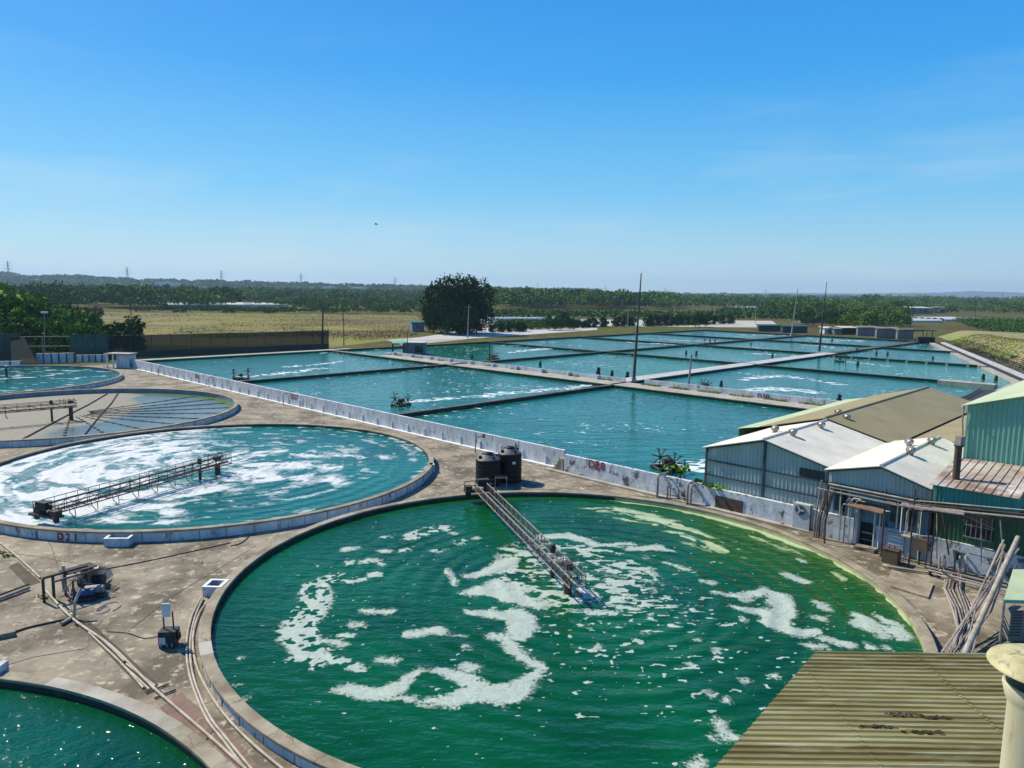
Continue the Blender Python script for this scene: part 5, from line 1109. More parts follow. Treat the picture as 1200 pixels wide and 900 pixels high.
# pipe rack over the narrow apron
t = thing('pipe_rack', XY(-14, 46.3, 0), 'raised pipe rack running in front of the shed doorway to the right edge', 'pipe rack')
def W6(px, py, v=46.2): return WV(px, py, v)
for i, (a_, b_, r) in enumerate((((971, 567), (1078, 588), .065), ((973, 571), (1080, 592), .045), ((958, 572), (1060, 594), .045), ((975, 575), (1082, 597), .03))):
    MB().tube([W6(*a_), W6(*b_)], r, 8).build('rack_pipe', MT['pipe' if i < 3 else 'pipegrey'], t, True)
for i, (a_, b_, r) in enumerate((((1062, 593), (1203, 607), .07), ((1064, 589), (1203, 603), .05), ((1066, 586), (1203, 598), .04), ((1062, 597), (1203, 611), .04))):
    MB().tube([W6(*a_, 45.9), W6(*b_, 45.9)], r, 8).build('rack_pipe', MT['pipe' if i % 2 == 0 else 'rust'], t, True)
for px, vv_ in ((970, 46.1), (1038, 46.3), (1072, 45.9), (1092, 46.2), (1098, 46.2)):
    a = W6(px, 580, vv_); MB().tube([(a[0], a[1], 0), (a[0], a[1], a[2]+.35)], .05, 6).build('post', MT['rust'], t)
MB().slab([W6(1058, 588, 46.3), W6(1130, 598, 46.3), W6(1130, 603, 45.4), W6(1054, 592, 45.4)], .06).build('cable_tray', MT['greysteel'], t)
for a_, b_ in (((966, 600), (979, 572)), ((1095, 590), (1140, 612)), ((1080, 585), (1066, 594))): MB().tube([W6(*a_), W6(*b_)], .045, 6).build('brace', MT['rust'], t)
# pipes climbing at the corner of the two sheds
t = thing('pipe_cluster', G(965, 622, 0), 'cluster of bent rusty pipes climbing between the two sheds', 'pipes')
for i, (x0, x1) in enumerate(((957, 964), (960, 967), (963, 971), (966, 975), (954, 960))):
    a = WV(x0, 622, 46.9); b_ = WV(x1, 590-i*2, 46.9); MB().tube([(a[0], a[1], 0), (a[0], a[1], 1.2), b_, (b_[0]+.1, b_[1], b_[2]+1.1)], .06, 7).build('pipe', MT['rust' if i % 2 else 'pipegrey'], t, True)
t = thing('conduit_pipes', G(1000, 636, 0), 'thin upright conduits and a hooped pipe beside the shed doorway', 'pipes')
for px, z1, mt_ in ((985, 2.5, 'cream'), (990, 2.9, 'pipegrey'), (996, 3.0, 'clean_white'), (1001, 2.9, 'pipe'), (1031, 2.6, 'clean_white'), (1036, 3.2, 'pipegrey'), (1056, 3.2, 'clean_white'), (1062, 3.0, 'pipe'), (1069, 3.1, 'pipegrey'), (1079, 3.3, 'cream')):
    a = WV(px, 612, 47.2); MB().tube([(a[0], a[1], .05), (a[0], a[1], z1-.2), (a[0]+.12, a[1], z1), (a[0]+.45, a[1]-.3, z1)], .035, 6).build('conduit', MT[mt_], t, True)
t = thing('conduit_pipes', G(1165, 680, 0), 'criss-crossing conduits under the rack before the green annex', 'pipes')
for i, (a_, b_) in enumerate((((1098, 596), (1098, 655)), ((1104, 597), (1112, 650)), ((1150, 603), (1150, 660)), ((1142, 640), (1186, 652)), ((1120, 600), (1165, 620)), ((1172, 605), (1176, 655)), ((1135, 648), (1190, 664)))): MB().tube([WV(*a_, 46.6), WV(*b_, 46.6)], .03+.012*(i % 2), 6).build('conduit', MT[('pipe', 'rust', 'pipegrey')[i % 3]], t, True)
# big air conditioner
g = np.array(G(938, 622, 0)); rz = math.atan2(U[1], U[0]); Xd = np.array([U[0], U[1], 0]); Yd = np.array([V[0], V[1], 0])
t = thing('air_conditioner', tuple(g), 'tall pale air conditioner with a round fan against the whitewashed wall', 'air conditioner')
MB().box(g+[0, 0, .95]+Yd*.25, (1.15, .5, 1.75), rz).build('casing', MT['cabinet'], t)
MB().lathe([(0, 0), (.33, 0)], (0, 0, 0), 20).build
fan = MB(); c = g+np.array([0, 0, 1.42])-Yd*.02-Xd*.1
fan.tube([c-Yd*.03, c+Yd*.0], .36, 24); fr_ = fan.build('fan', MT['greysteel'], t)
fb = MB(); fb.tube([c-Yd*.04, c-Yd*.031], .31, 24); fb.build('grille', MT['frame'], fr_)
fb = MB()
for k in range(3):
    a = k*2.1; X2 = Vector(Xd)*math.cos(a)+Vector((0, 0, 1))*math.sin(a); fb.box(Vector(c-Yd*.05)+X2*.15, (.26, .12, .01), ax=(X2, X2.cross(Vector(Yd)), Vector(Yd)))
fb.build('blades', MT['cabinet'], fr_)
for s_ in (-.5, .5): MB().box(g+Xd*s_+[0, 0, .05]+Yd*.25, (.1, .5, .1), rz).build('foot', MT['darksteel'], t)
MB().box(g+Xd*.62+[0, 0, .95]-Yd*.05, (.07, .07, 1.9), rz).build('guard_post', MT['darksteel'], t)
# louvred cabinet and brown box
g = np.array(G(1050, 652, 0)); t = thing('louvred_cabinet', tuple(g), 'white louvred cabinet with a cream lid right of the doorway', 'cabinet')
MB().box(g+Yd*.55+[0, 0, .65], (1.25, .7, 1.3), rz).build('casing', MT['paint'], t)
mb = MB()
for k in range(4): mb.box(g+Yd*.17+[0, 0, .45+k*.24]-Xd*.12, (.85, .06, .12), rz)
mb.build('louvre', MT['clean_white'], t)
MB().box(g+Yd*.5+[0, 0, 1.35], (1.4, .9, .08), rz).build('lid', MT['cream'], t)
g = np.array(G(1044, 659, 0)); t = thing('metal_box', tuple(g), 'brown metal box on the apron in front of the louvred cabinet', 'box')
MB().box(g+[0, 0, .42], (.85, .7, .8), rz).build('body', MT['brownbox'], t); MB().box(g+[0, 0, .84], (.9, .75, .035), rz).build('lid', MT['rust'], t)
for k in (-.15, .15): MB().tube([g+Xd*k+[0, 0, .86], g+Xd*k+[0, 0, 1.05]], .03, 6).build('bolt', MT['darksteel'], t)
g = np.array(G(1073, 665, 0)); t = thing('meter_box', tuple(g), 'small tan box on the wall between the cabinet and the pipe valves', 'box')
MB().box(g+[0, 0, 1.25]+Yd*.6, (.7, .3, .75), rz).build('body', MT['wood'], t); MB().tube([g+[0, 0, 0]+Yd*.6, g+[0, 0, .85]+Yd*.6], .05, 6).build('post', MT['darksteel'], t)
# floor pipes with valves in front of the green annex
t = thing('valve_manifold', G(1100, 668, 0), 'tangle of horizontal pipes and valves at the foot of the green annex', 'pipes')
for i, (a_, b_, r) in enumerate((((1040, 664), (1094, 672), .07), ((1085, 664), (1180, 687), .07), ((1088, 668), (1180, 692), .05), ((1094, 660), (1176, 680), .05), ((1092, 672), (1160, 690), .05))):
    MB().tube([G(*a_, .12+.1*(i % 3)), G(*b_, .12+.1*(i % 3))], r, 7).build('floor_pipe', MT['pipe' if i % 2 == 0 else 'pipegrey'], t, True)
for px, py in ((1091, 675), (1100, 677)): g = np.array(G(px, py, 0)); MB().tube([g+[0, -.04, .16], g+[0, .04, .16]], .16, 12).build('hand_wheel', MT['blackmat'], t)
for px in (1100, 1106, 1118, 1124, 1131): g = np.array(G(px, 672, 0)); MB().tube([g, g+[0, 0, .5], g+[.15, .3, .95]], .06, 7).build('riser', MT['pipe' if px % 2 else 'pipegrey'], t, True)
g = np.array(G(1123, 668, 0)); MB().tube([g+[-.2, .3, .8], g+[.4, .3, .9]], .33, 14).build('pump_drum', MT['blackmat'], t)
a, b_ = G(1102, 668, .9), G(1122, 683, .3); MB().tube([a, b_], .07, 7).build('slanted_pipe', MT['pipe'], t)
# bundle of long pipes
t = thing('pipe_bundle', G(1140, 720, 0), 'bundle of long grey pipes climbing from beside the near roof to the rack', 'pipes')
hi = WV(1193, 630, 44.5); lo = G(1128, 772, 1.1)
e = np.array(lo)-np.array(hi); lo2 = np.array(lo)+e*.08
MB().tube([lo2, hi], .125, 12).build('main_pipe', MT['pipe'], t, True)
rr = random.Random(5)
for i in range(13):
    f0 = rr.uniform(-34, 10); f1 = rr.uniform(-26, 4); x0 = 1128+f0; x1 = 1192+f1*.75
    a = np.array(G(x0, 770, rr.uniform(.15, .9))); b_ = np.array(WV(x1, 632+rr.uniform(0, 14), 44.6+rr.uniform(-.3, .5))); m_ = a*.5+b_*.5+np.array([rr.uniform(-.3, .3), 0, -rr.uniform(.0, .7)])
    MB().tube([a+(a-m_)*.1, a*.75+m_*.3-b_*.05, m_, b_*.75+m_*.25, b_], rr.choice((.025, .035, .045, .03)), 6).build('thin_pipe', MT[rr.choice(('pipe', 'pipegrey', 'greysteel', 'rust'))], t, True)
t = thing('pipe_run', G(1125, 720, 0), 'loose curved pipes lying on the apron left of the pipe bundle', 'pipes')
for i in range(7):
    x = 1112+i*3.4; P = [(x-3, 672), (x-6+rr.uniform(-2, 2), 690), (x+4, 712), (x+8+rr.uniform(-3, 3), 735), (x+2, 772)]
    MB().tube([G(a, b_, .08+.05*(i % 3)) for a, b_ in P], .05, 6).build('pipe', MT[('pipe', 'pipegrey', 'greysteel')[i % 3]], t, True)
# low mint awning and the unit under it
t = thing('awning', G(1190, 700, 0), 'low mint green awning roof at the right edge beside the pipe bundle', 'awning')
zA = 2.9; P = [G(1176, 704, zA), G(1240, 706, zA), G(1240, 668, zA+.3), G(1187, 667, zA+.3)]
MB().slab(P, .1).build('roof', MT['mintroof'], t)
for a in (P[0], P[1]): MB().tube([(a[0]+.1, a[1]+.1, 0), (a[0]+.1, a[1]+.1, zA-.08)], .06, 6).build('post', MT['greysteel'], t)
MB().tube([P[0], P[1]], .06, 6).build('front_gutter', MT['teal'], t)
g = np.array(G(1189, 752, 0)); t = thing('outdoor_unit', tuple(g), 'grey slatted unit standing under the mint awning', 'air conditioner')
MB().box(g+[.1, .3, .75], (.75, .5, 1.5)).build('casing', MT['fargrey'], t)
mb = MB()
for k in range(9): mb.box(g+[.0, .03, .3+k*.14], (.5, .03, .05))
mb.build('louvre', MT['frame'], t)

# ------------------------------------------------------------ NEAR ROOF and vent
zr = 9.6; q = [np.array(G(818, 922, zr)), np.array(G(957, 764, zr)), np.array(G(1184, 766, zr)), np.array(G(1187, 922, zr))]
t = thing('factory_roof_building', (float(q[0][0])+1, float(q[0][1])+1, 0), 'near building with a mossy olive green ribbed roof at the bottom', 'building')
# ribs run from side to side; built row by row between the slanted left edge and the right edge
rows = []; y0 = float(min(q[0][1], q[3][1])); y1 = float((q[1][1]+q[2][1])/2); pitch = .122; n = int((y1-y0)/pitch)
for i in range(n):
    y = y0+(y1-y0)*i/n
    for f, h in ((0, 0), (.40, 0), (.58, .024), (.82, .024)): rows.append((y+f*pitch, h))
rows.append((y1, 0)); vs = []; fs = []; S = 40
for y, h in rows:
    k = (y-y0)/(y1-y0); xl = q[0][0]+(q[1][0]-q[0][0])*k; xr = q[3][0]+(q[2][0]-q[3][0])*k
    for s_ in range(S+1):
        x = xl+(xr-xl)*s_/S; vs.append((x, y, zr+h+.004*math.sin(x*1.3+y*.8)))
for i in range(len(rows)-1):
    for s_ in range(S): a = i*(S+1)+s_; fs.append((a, a+1, a+S+2, a+S+1))
MB().add(vs, fs).build('roof', MT['nearroof'], t)
for xx in (.30, .64):
    vs = []; fs = []
    for i, (y, h) in enumerate(rows):
        k = (y-y0)/(y1-y0); xl = q[0][0]+(q[1][0]-q[0][0])*k; xr = q[3][0]+(q[2][0]-q[3][0])*k; x = 3.0+xx*6.2
        if x < xl+.05 or x > xr-.05: continue
        vs += [(x, y, zr+h+.010), (x+.05, y, zr+h+.010)]
    n_ = len(vs)//2; fs = [(2*i, 2*i+1, 2*i+3, 2*i+2) for i in range(n_-1)]
    if n_ > 2: MB().add(vs, fs).build('sheet_lap', MT['nearroof'], t)
hull = [tuple(q[0][:2]), tuple(q[3][:2]), tuple(q[2][:2]), tuple(q[1][:2])]
MB().prism(hull, zr-.16, zr-.05).build('eave_edge', MT['nearroof'], t)
cx0 = sum(p[0] for p in hull)/4; cy0 = sum(p[1] for p in hull)/4
MB().prism([(cx0+(p[0]-cx0)*.93, cy0+(p[1]-cy0)*.93) for p in hull], 0, zr-.17).build('wall', MT['greensheet'], t)
mb = MB(); rr = random.Random(9)
for px, py in ((1030, 852), (1040, 854), (1020, 853), (1083, 859), (1092, 861), (1075, 858), (1100, 843), (1094, 842), (1045, 838), (1061, 840), (1108, 844), (1066, 839)):
    for j in range(14):
        g = np.array(G(px+rr.gauss(0, 9), py+rr.gauss(0, .5), zr)); mb.box(g+[0, 0, .025], (rr.uniform(.015, .06), rr.uniform(.006, .016), rr.uniform(.008, .02)), rr.uniform(-.3, .3))
mb.build('moss_clump', MT['moss'], t)['kind'] = 'stuff'
# round capped vent pipe
Yc = 5.6; c = AT(1224, 781, Yc); t = thing('vent_stack', (c[0], c[1]+.0, 0), 'cream vent pipe with a broad round cap at the right edge, close to the viewer', 'vent')
pr = [(0, .085), (.1, .082), (.21, .068), (.32, .038), (.39, .0), (.40, -.02), (.38, -.032), (.25, -.02), (0, -.01)]
cp = MB().lathe(pr, (c[0], c[1], c[2]), 48).build('cap', MT['cap'], t, True)
for k in range(3): a = k*2.1+.4; MB().tube([(c[0]+.21*math.cos(a), c[1]+.21*math.sin(a), c[2]-.32), (c[0]+.24*math.cos(a), c[1]+.24*math.sin(a), c[2]-.02)], .012, 6).build('cap_bracket', MT['cream'], t)
MB().lathe([(.225, -12.6), (.225, -1.9), (.235, -1.9), (.235, -1.84), (.225, -1.83), (.225, -.36), (.25, -.30), (.275, -.2), (.265, -.17), (.235, -.18), (.205, -.30), (.20, -12.6)], (c[0], c[1], c[2]), 40).build('pipe', MT['cream'], t, True)
MB().lathe([(0, -.5), (.199, -.5)], (c[0], c[1], c[2]), 24).build('pipe_inside', MT['dark'], t)

# ------------------------------------------------------------ TREES AND PLANTS
def crown_cloud(w_, h_, n, leaf, lobes=14, seed=0, hollow=.55, low=.12):
    """leaf faces spread over the lobes of a crown; origin at the tree's foot"""
    g = np.random.default_rng(seed); cs = []
    for i in range(lobes):
        a = g.uniform(0, 2*math.pi); zz = g.uniform(low+.12, .86); prof = math.sqrt(max(.08, 1-((zz-.5)/.52)**2))
        rr = w_/2*prof*g.uniform(.25, .78); cs.append((rr*math.cos(a), rr*math.sin(a), zz*h_, g.uniform(.17, .30)*min(w_, h_)))
    cs.append((0, 0, h_*.55, min(w_, h_)*.36)); P = []; T = []
    per = n//len(cs)
    for x, y, z, r in cs:
        d = g.normal(size=(per, 3)); d /= np.linalg.norm(d, axis=1)[:, None]; q = r*g.uniform(hollow, 1.06, per)
        q *= 1+.22*np.sin(d[:, 0]*5+x)*np.sin(d[:, 1]*4+z)
        p = d*q[:, None]*[1, 1, .85]+[x, y, z]; P.append(p); T.append(np.clip(g.normal(.42+g.uniform(-.28, .28), .24, per), 0, 1))
    P = np.concatenate(P); T = np.concatenate(T); keep = P[:, 2] > h_*low*.5; return P[keep], T[keep]
_cache = {}
def crown_mesh(key, w_, h_, n, leaf, mat, **k):
    if key in _cache: return _cache[key]
    P, T = crown_cloud(w_, h_, n, leaf, seed=len(_cache)*7+3, **k)
    Vv, Q = quads(P, RNG.uniform(.6, 1.35, len(P))*leaf, .8); o = np_mesh('crown', Vv, Q, MT[mat], attrs={'tint': ('FACE', T)})
    me = o.data; bpy.data.objects.remove(o); _cache[key] = me; return me
def trunk_mesh(key, h_, r):
    k = ('t', key)
    if k in _cache: return _cache[k]
    mb = MB(); mb.tube([(0, 0, -.1), (.05, 0, h_*.3), (-.1, .1, h_*.55), (.05, 0, h_*.8)], r, 8, r*.3)
    for i in range(6): a = i*1.1; z = h_*(.25+.07*i); mb.tube([(0, 0, z), (math.cos(a)*h_*.16, math.sin(a)*h_*.16, z+h_*.16), (math.cos(a)*h_*.24, math.sin(a)*h_*.24, z+h_*.24)], r*.45, 6, r*.12)
    o = mb.build('trunk', MT['bark']); o.data.transform(Matrix.Translation(o.location)); me = o.data; bpy.data.objects.remove(o); _cache[k] = me; return me
def tree(pos, key, label, group=None, s=1., name='tree', cat='tree', sz=None):
    t = thing(name, tuple(pos), label, cat, group); t.rotation_euler.z = random.uniform(0, 6.28); t.scale = (s, s, sz or s)
    for nm, me in (('crown', _cache[key]), ('trunk', _cache[('t', key)])):
        o = bpy.data.objects.new(nm, me); COL.objects.link(o); o.parent = t
    return t
# the big dark tree
crown_mesh('big', 27, 20.5, 22000, .85, 'leaf_dark', lobes=46, low=.03, hollow=.75); trunk_mesh('big', 19, .7)
b = G(538, 391, 0); tree(b, 'big', 'big round dark green tree standing alone beyond the ponds')
b = G(508, 390, 0)
crown_mesh('side', 9, 14, 5000, .7, 'leaf_mid', lobes=16, low=.05); trunk_mesh('side', 12, .3)
tree((b[0], b[1], 0), 'side', 'lighter green tree leaning against the left side of the big dark tree', s=1.0)
# grove at the left edge
for i, (w_, h_, m_) in enumerate(((9, 11, 'leaf_bright'), (7.5, 9.5, 'leaf_bright'), (10, 9, 'leaf_bright'), (7, 7, 'leaf_mid'))):
    crown_mesh('g%d' % i, w_, h_, 1700, .95, m_, lobes=17, low=.05, hollow=.5); trunk_mesh('g%d' % i, h_*.85, .22)
rg = random.Random(21); grove = []
for (x, y, k, s) in ((2, 417, 1, .9), (18, 415, 0, .95), (34, 417, 1, .85), (50, 415, 2, .8), (64, 417, 1, .85), (79, 416, 0, .7), (93, 415, 2, .75), (108, 415, 1, .72), (121, 414, 3, .8), (10, 408, 0, 1.2), (30, 406, 2, 1.15), (52, 407, 0, 1.15), (71, 406, 2, 1.05), (90, 407, 0, .85), (-12, 410, 0, 1.3), (-14, 402, 2, 1.5), (12, 399, 0, 1.45), (36, 398, 2, 1.35), (60, 397, 0, 1.2), (82, 398, 1, 1.1), (104, 401, 1, .9)):
    b = G(x, y, 0); tree((b[0], b[1], 0), 'g%d' % k, 'broad leaved bright green tree in the dense grove behind the railing at left', 'trees of the grove at left', s=s)
b = G(146, 413, 0); crown_mesh('dk', 10, 8, 3500, .7, 'leaf_dark', lobes=14, low=.03); trunk_mesh('dk', 6, .25); tree((b[0], b[1], 0), 'dk', 'dark low tree at the right end of the grove, behind the net fence')
b = G(106, 400, 0); crown_mesh('dry', 8, 10, 2500, .7, 'leaf_dry', lobes=12, low=.1); trunk_mesh('dry', 8, .22); tree((b[0], b[1], 0), 'dry', 'brownish dry tree among the green grove', s=1.)
# round bushes along the far bank
crown_mesh('bush', 4.6, 4.2, 1300, .42, 'leaf_dark', lobes=9, low=.0); trunk_mesh('bush', 2.4, .12)
bush_px = [(543, 389.5, 1.0), (562, 388.3, .8)]+[(x, 389.5-(x-575)*.026, 1.0+.1*math.sin(x)) for x in (577, 587, 597, 606, 613)]+[(x, 388.0-(x-600)*.045, 1.05+.12*math.sin(x*1.7)) for x in (676, 683, 689, 696, 707, 722, 729, 736, 742)]+[(x, 382.6-(x-750)*.03, 1.2+.15*math.sin(x*1.3)) for x in (758, 765, 772, 779, 786, 793, 800, 807, 812, 822, 829, 836, 846, 856)]
for i, (x, y, s) in enumerate(bush_px):
    b = G(x, y, 0)
    lab = 'round dark bush left of the grey pole before the big tree' if i == 0 else ('small round bush alone by the farm road' if i == 1 else 'round dark clipped bush in the row along the far bank of the ponds')
    tree((b[0], b[1], 0), 'bush', lab, 'round bushes along the far bank' if i > 1 else None, s=s*(.92 if x < 700 else 1.0), name='bush', cat='bush')
# taller ragged trees among the bushes
crown_mesh('thin', 5, 8, 1500, .5, 'leaf_mid', lobes=10, low=.05); trunk_mesh('thin', 7, .15)
for x, y, s in ((643, 387, .9), (650, 386.8, .75), (658, 386.6, 1.0), (667, 386.5, .8), (672, 386.5, .65), (820, 383, .9), (815, 383, 1.0), (826, 383, .7)):
    b = G(x, y, 0); tree((b[0], b[1], 0), 'thin', 'ragged tall shrub rising among the round bushes', 'ragged shrubs among the bushes', s=s, name='shrub', cat='shrub')

def scatter_wood(name, pts, wid, hgt, per, leaf, mat, jitter=.5, ground=0.):
    """woodland as one mass: every tree gets its own lobed heap of leaf clumps"""
    Vs, Ts = [], []; g = RNG
    pts = np.array(pts); n = len(pts)
    W = wid*g.uniform(.65, 1.4, n); Hh = hgt*g.uniform(.55, 1.3, n); base = g.normal(.45, .20, n)
    sizes = []
    for i in range(n):
        d = g.normal(size=(per, 3)); d /= np.linalg.norm(d, axis=1)[:, None]; d[:, 2] = np.where(d[:, 2] < -.3, -d[:, 2], d[:, 2])
        q = g.uniform(.72, 1.05, per)*(1+.25*np.sin(d[:, 0]*4+i)*np.sin(d[:, 1]*5+i*2))
        p = d*q[:, None]*[W[i]/2, W[i]/2, Hh[i]*.5]+[pts[i, 0], pts[i, 1], pts[i, 2]+Hh[i]*.5]
        Vs.append(p); Ts.append(np.clip(base[i]+g.normal(0, .13, per), 0, 1)); sizes.append(np.full(per, leaf*W[i]/wid)*g.uniform(.6, 1.3, per))
    P = np.concatenate(Vs); Vv, Q = quads(P, np.concatenate(sizes), .85); c = P.mean(0)
    o = np_mesh(name, Vv-c, Q, MT[mat], attrs={'tint': ('FACE', np.concatenate(Ts))}, loc=tuple(c)); return tag(o, kind='stuff')
def band(px0, px1, y0, y1, n):
    """points on the ground seen between two picture rows, thinning with distance"""
    out = []
    for _ in range(n):
        f = RNG.uniform(); x = px0+(px1-px0)*f; y = RNG.uniform(y0, y1) if not callable(y0) else RNG.uniform(y0(x), y1(x)); g = G(x, y, 0); out.append((g[0], g[1], 0))
    return out
hor = lambda x: 341+(x-600)*math.tan(R(ROLL))
# dense dark wood behind the brown field on the left
scatter_wood('woodland', band(-60, 275, 352, 362, 230), 19, 13, 380, 1.5, 'leaf_far')
scatter_wood('woodland', band(250, 520, 345.5, 354.5, 330), 19, 12, 160, 1.9, 'leaf_far')
scatter_wood('woodland', band(340, 500, 355, 364, 60), 10, 6, 240, .9, 'leaf_far')
scatter_wood('woodland', band(400, 500, 358, 368, 45), 7, 5, 150, .9, 'leaf_far')
scatter_wood('woodland', band(585, 790, 355, 363, 150), 22, 14, 360, 1.7, 'leaf_far')
scatter_wood('woodland', band(700, 960, 357, 361, 170), 14, 10, 200, 1.4, 'leaf_far')
scatter_wood('woodland', band(900, 1060, 361, 373, 150), 12, 10, 260, 1.1, 'leaf_far')
scatter_wood('woodland', band(985, 1058, 374, 388, 60), 7, 7, 420, .8, 'leaf_far')
scatter_wood('woodland', band(928, 985, 374, 385, 22), 6, 5.5, 420, .7, 'leaf_dark')
scatter_wood('woodland', band(1060, 1210, 362, 368, 90), 10, 7, 220, 1.1, 'leaf_far')
scatter_wood('woodland', band(290, 500, 352, 359, 150), 9, 6, 160, 1.1, 'leaf_far')
scatter_wood('woodland', band(150, 500, 364, 368, 60), 6, 3, 160, .8, 'leaf_mid')
scatter_wood('woodland', band(1000, 1260, 356, 361, 190), 16, 15, 220, 1.5, 'leaf_far')
scatter_wood('woodland', band(1150, 1260, 362, 370, 40), 12, 10, 260, 1.2, 'leaf_far')
# far woods in bands towards the horizon
for (a, b_, n, w_, h_, lf, per) in ((3.4, 7.0, 1500, 24, 13, 5.0, 46), (1.6, 3.4, 1400, 50, 16, 13, 34), (7, 12, 700, 17, 11, 3., 60)):
    scatter_wood('far_woodland', band(-80, 1290, lambda x, a=a: hor(x)+a, lambda x, b_=b_: hor(x)+b_, n), w_, h_, per, lf, 'leaf_far')
# crop rows in the middle distance, and the planted field right of the levee
def rows_field(name, p00, p10, p01, p11, rows, per_row, h_, leaf, mat, n_leaf):
    P = []
    a, b_, c, d = [np.array(G(*p, 0)) for p in (p00, p10, p01, p11)]
    for i in range(rows):
        s = (i+.5)/rows; l = a+(c-a)*s; r = b_+(d-b_)*s
        for j in range(per_row): q = l+(r-l)*((j+RNG.uniform(-.2, .2))/per_row); P.append((q[0], q[1], 0))
    P = np.array(P); n = len(P); L = np.repeat(P, n_leaf, 0)+RNG.normal(size=(n*n_leaf, 3))*[h_*.28, h_*.28, 0]; L[:, 2] = np.abs(RNG.normal(.55, .28, len(L)))*h_
    Vv, Q = quads(L, RNG.uniform(.6, 1.3, len(L))*leaf); c0 = L.mean(0)
    return tag(np_mesh(name, Vv-c0, Q, MT[mat], attrs={'tint': ('FACE', np.clip(RNG.normal(.5, .22, len(L)), 0, 1))}, loc=tuple(c0)), kind='stuff')
rows_field('crop_plants', (568, 372), (955, 374.5), (568, 367), (955, 370), 7, 150, 3.2, 1.3, 'leaf_mid', 9)
rows_field('crop_plants', (820, 373), (955, 374.5), (860, 362), (965, 364), 9, 60, 4.0, 1.4, 'leaf_mid', 10)
rows_field('shrub_rows', (583, 388), (668, 385.5), (583, 379), (680, 378.5), 8, 60, 2.2, .7, 'leaf_mid', 14)
rows_field('planted_field', (1140, 384), (1215, 400), (1118, 376), (1215, 377), 26, 40, 2.6, .75, 'leaf_mid', 10)
rows_field('planted_field', (1150, 385), (1215, 402), (1120, 377), (1215, 377.5), 26, 40, 1.5, .5, 'leaf_dry', 8)
gp_ = []
while len(gp_) < 16000:
    x_, y_ = RNG.uniform(110, 490), RNG.uniform(367.5, 404); g_ = G(x_, y_, .08)
    if float(fbm(np.array(g_[0]*.03), np.array(g_[1]*.02), 15, 4))+RNG.uniform(-.12, .12)+(385-y_)*.008 > .5 and y_ < 404-(x_-395)*(x_ > 395)*.12: gp_.append(g_)
gp_ = np.array(gp_); Vv, Q = quads(gp_-gp_[0], RNG.uniform(.18, .45, len(gp_)))
tag(np_mesh('golden_grass', Vv, Q, MT['golden'], attrs={'tint': ('FACE', RNG.uniform(0, 1, len(gp_)))}, loc=tuple(gp_[0])), kind='stuff')
rows_field('crop_plants', (170, 364), (345, 366), (185, 359), (340, 360), 12, 90, .8, .9, 'leaf_mid', 5)
# tufts and weeds on the apron and by the sheds
wd = []
for px, py, n, s in ((835, 570, 26, .35), (845, 573, 20, .3), (826, 566, 16, .4), (798, 551, 30, .4), (785, 548, 20, .35), (10, 652, 40, .12), (2, 648, 30, .12), (52, 700, 30, .12), (96, 733, 30, .1), (922, 615, 10, .3), (1000, 637, 10, .15), (235, 660, 8, .1)):
    z = 1.5 if 780 < px < 850 else 0.
    for i in range(n): g = G(px+RNG.normal()*4, py+RNG.normal()*1.0, z); wd.append((g[0], g[1], z+s*.5*RNG.uniform(.2, 1), s))
wd = np.array(wd); Vv, Q = quads(wd[:, :3], wd[:, 3]); tag(np_mesh('weeds', Vv-wd[0, :3], Q, MT['leaf_bright'], attrs={'tint': ('FACE', RNG.uniform(.1, .9, len(wd)))}, loc=tuple(wd[0, :3])), kind='stuff')

# ------------------------------------------------------------ SMALL THINGS IN THE PONDS
def aerator(pb, s, ang, label):
    g = np.array(G(*pb, PZ)); t = thing('paddle_aerator', tuple(g), label, 'aerator', 'aerators churning the ponds'); d = np.array([math.cos(ang), math.sin(ang), 0]); p = np.array([-d[1], d[0], 0])
    for k in (-1, 1): MB().tube([g+p*k*.5*s-d*.9*s+[0, 0, .08], g+p*k*.5*s+d*.9*s+[0, 0, .08]], .16*s, 8).build('float', MT['blackmat'], t)
    MB().tube([g-d*.3*s+[0, 0, .5*s], g+d*.4*s+[0, 0, .5*s]], .2*s, 10).build('motor', MT['rust'], t)
    mb = MB()
    for k in (-.8, -.1, .75): mb.tube([g+p*.5*s+d*k*s+[0, 0, .15], g-p*.5*s+d*k*s+[0, 0, .15]], .05*s, 6)
    mb.build('frame', MT['darksteel'], t)
    for k in (-1.15, 1.0):
        mb = MB(); c = g+p*k*.75*s+np.array([0, 0, .62*s])
        for i in range(7): a = i*2*math.pi/7+k; q = d*math.cos(a)+np.array([0, 0, 1])*math.sin(a); mb.tube([c, c+q*.62*s], .045*s, 5); mb.box(c+q*.62*s, (.2*s, .22*s, .05*s), ang)
        mb.build('paddle_wheel', MT['darksteel'], t)
    return t
aerator((470, 475), 1.25, 1.1, 'black paddle aerator throwing a white trail in pond D27')
aerator((282, 444.5), 1.4, 2.2, 'black paddle aerator at the corner of the pond by the net fence')
aerator((781, 549), 1.25, .4, 'tangled dark paddle aerator behind the D28 wall')
aerator((792, 552), .8, 1.4, 'smaller rusty aerator beside the tangled one behind the D28 wall')
aerator((826, 456), 1.2, .2, 'dark aerator beyond the parapet right of the short grey pole')
aerator((578, 421), 1.3, .8, 'dark aerator beyond the parapet with slanted posts')
aerator((984, 424), 1.4, 1.2, 'dark aerator by the end of the pale walkway')
first = None
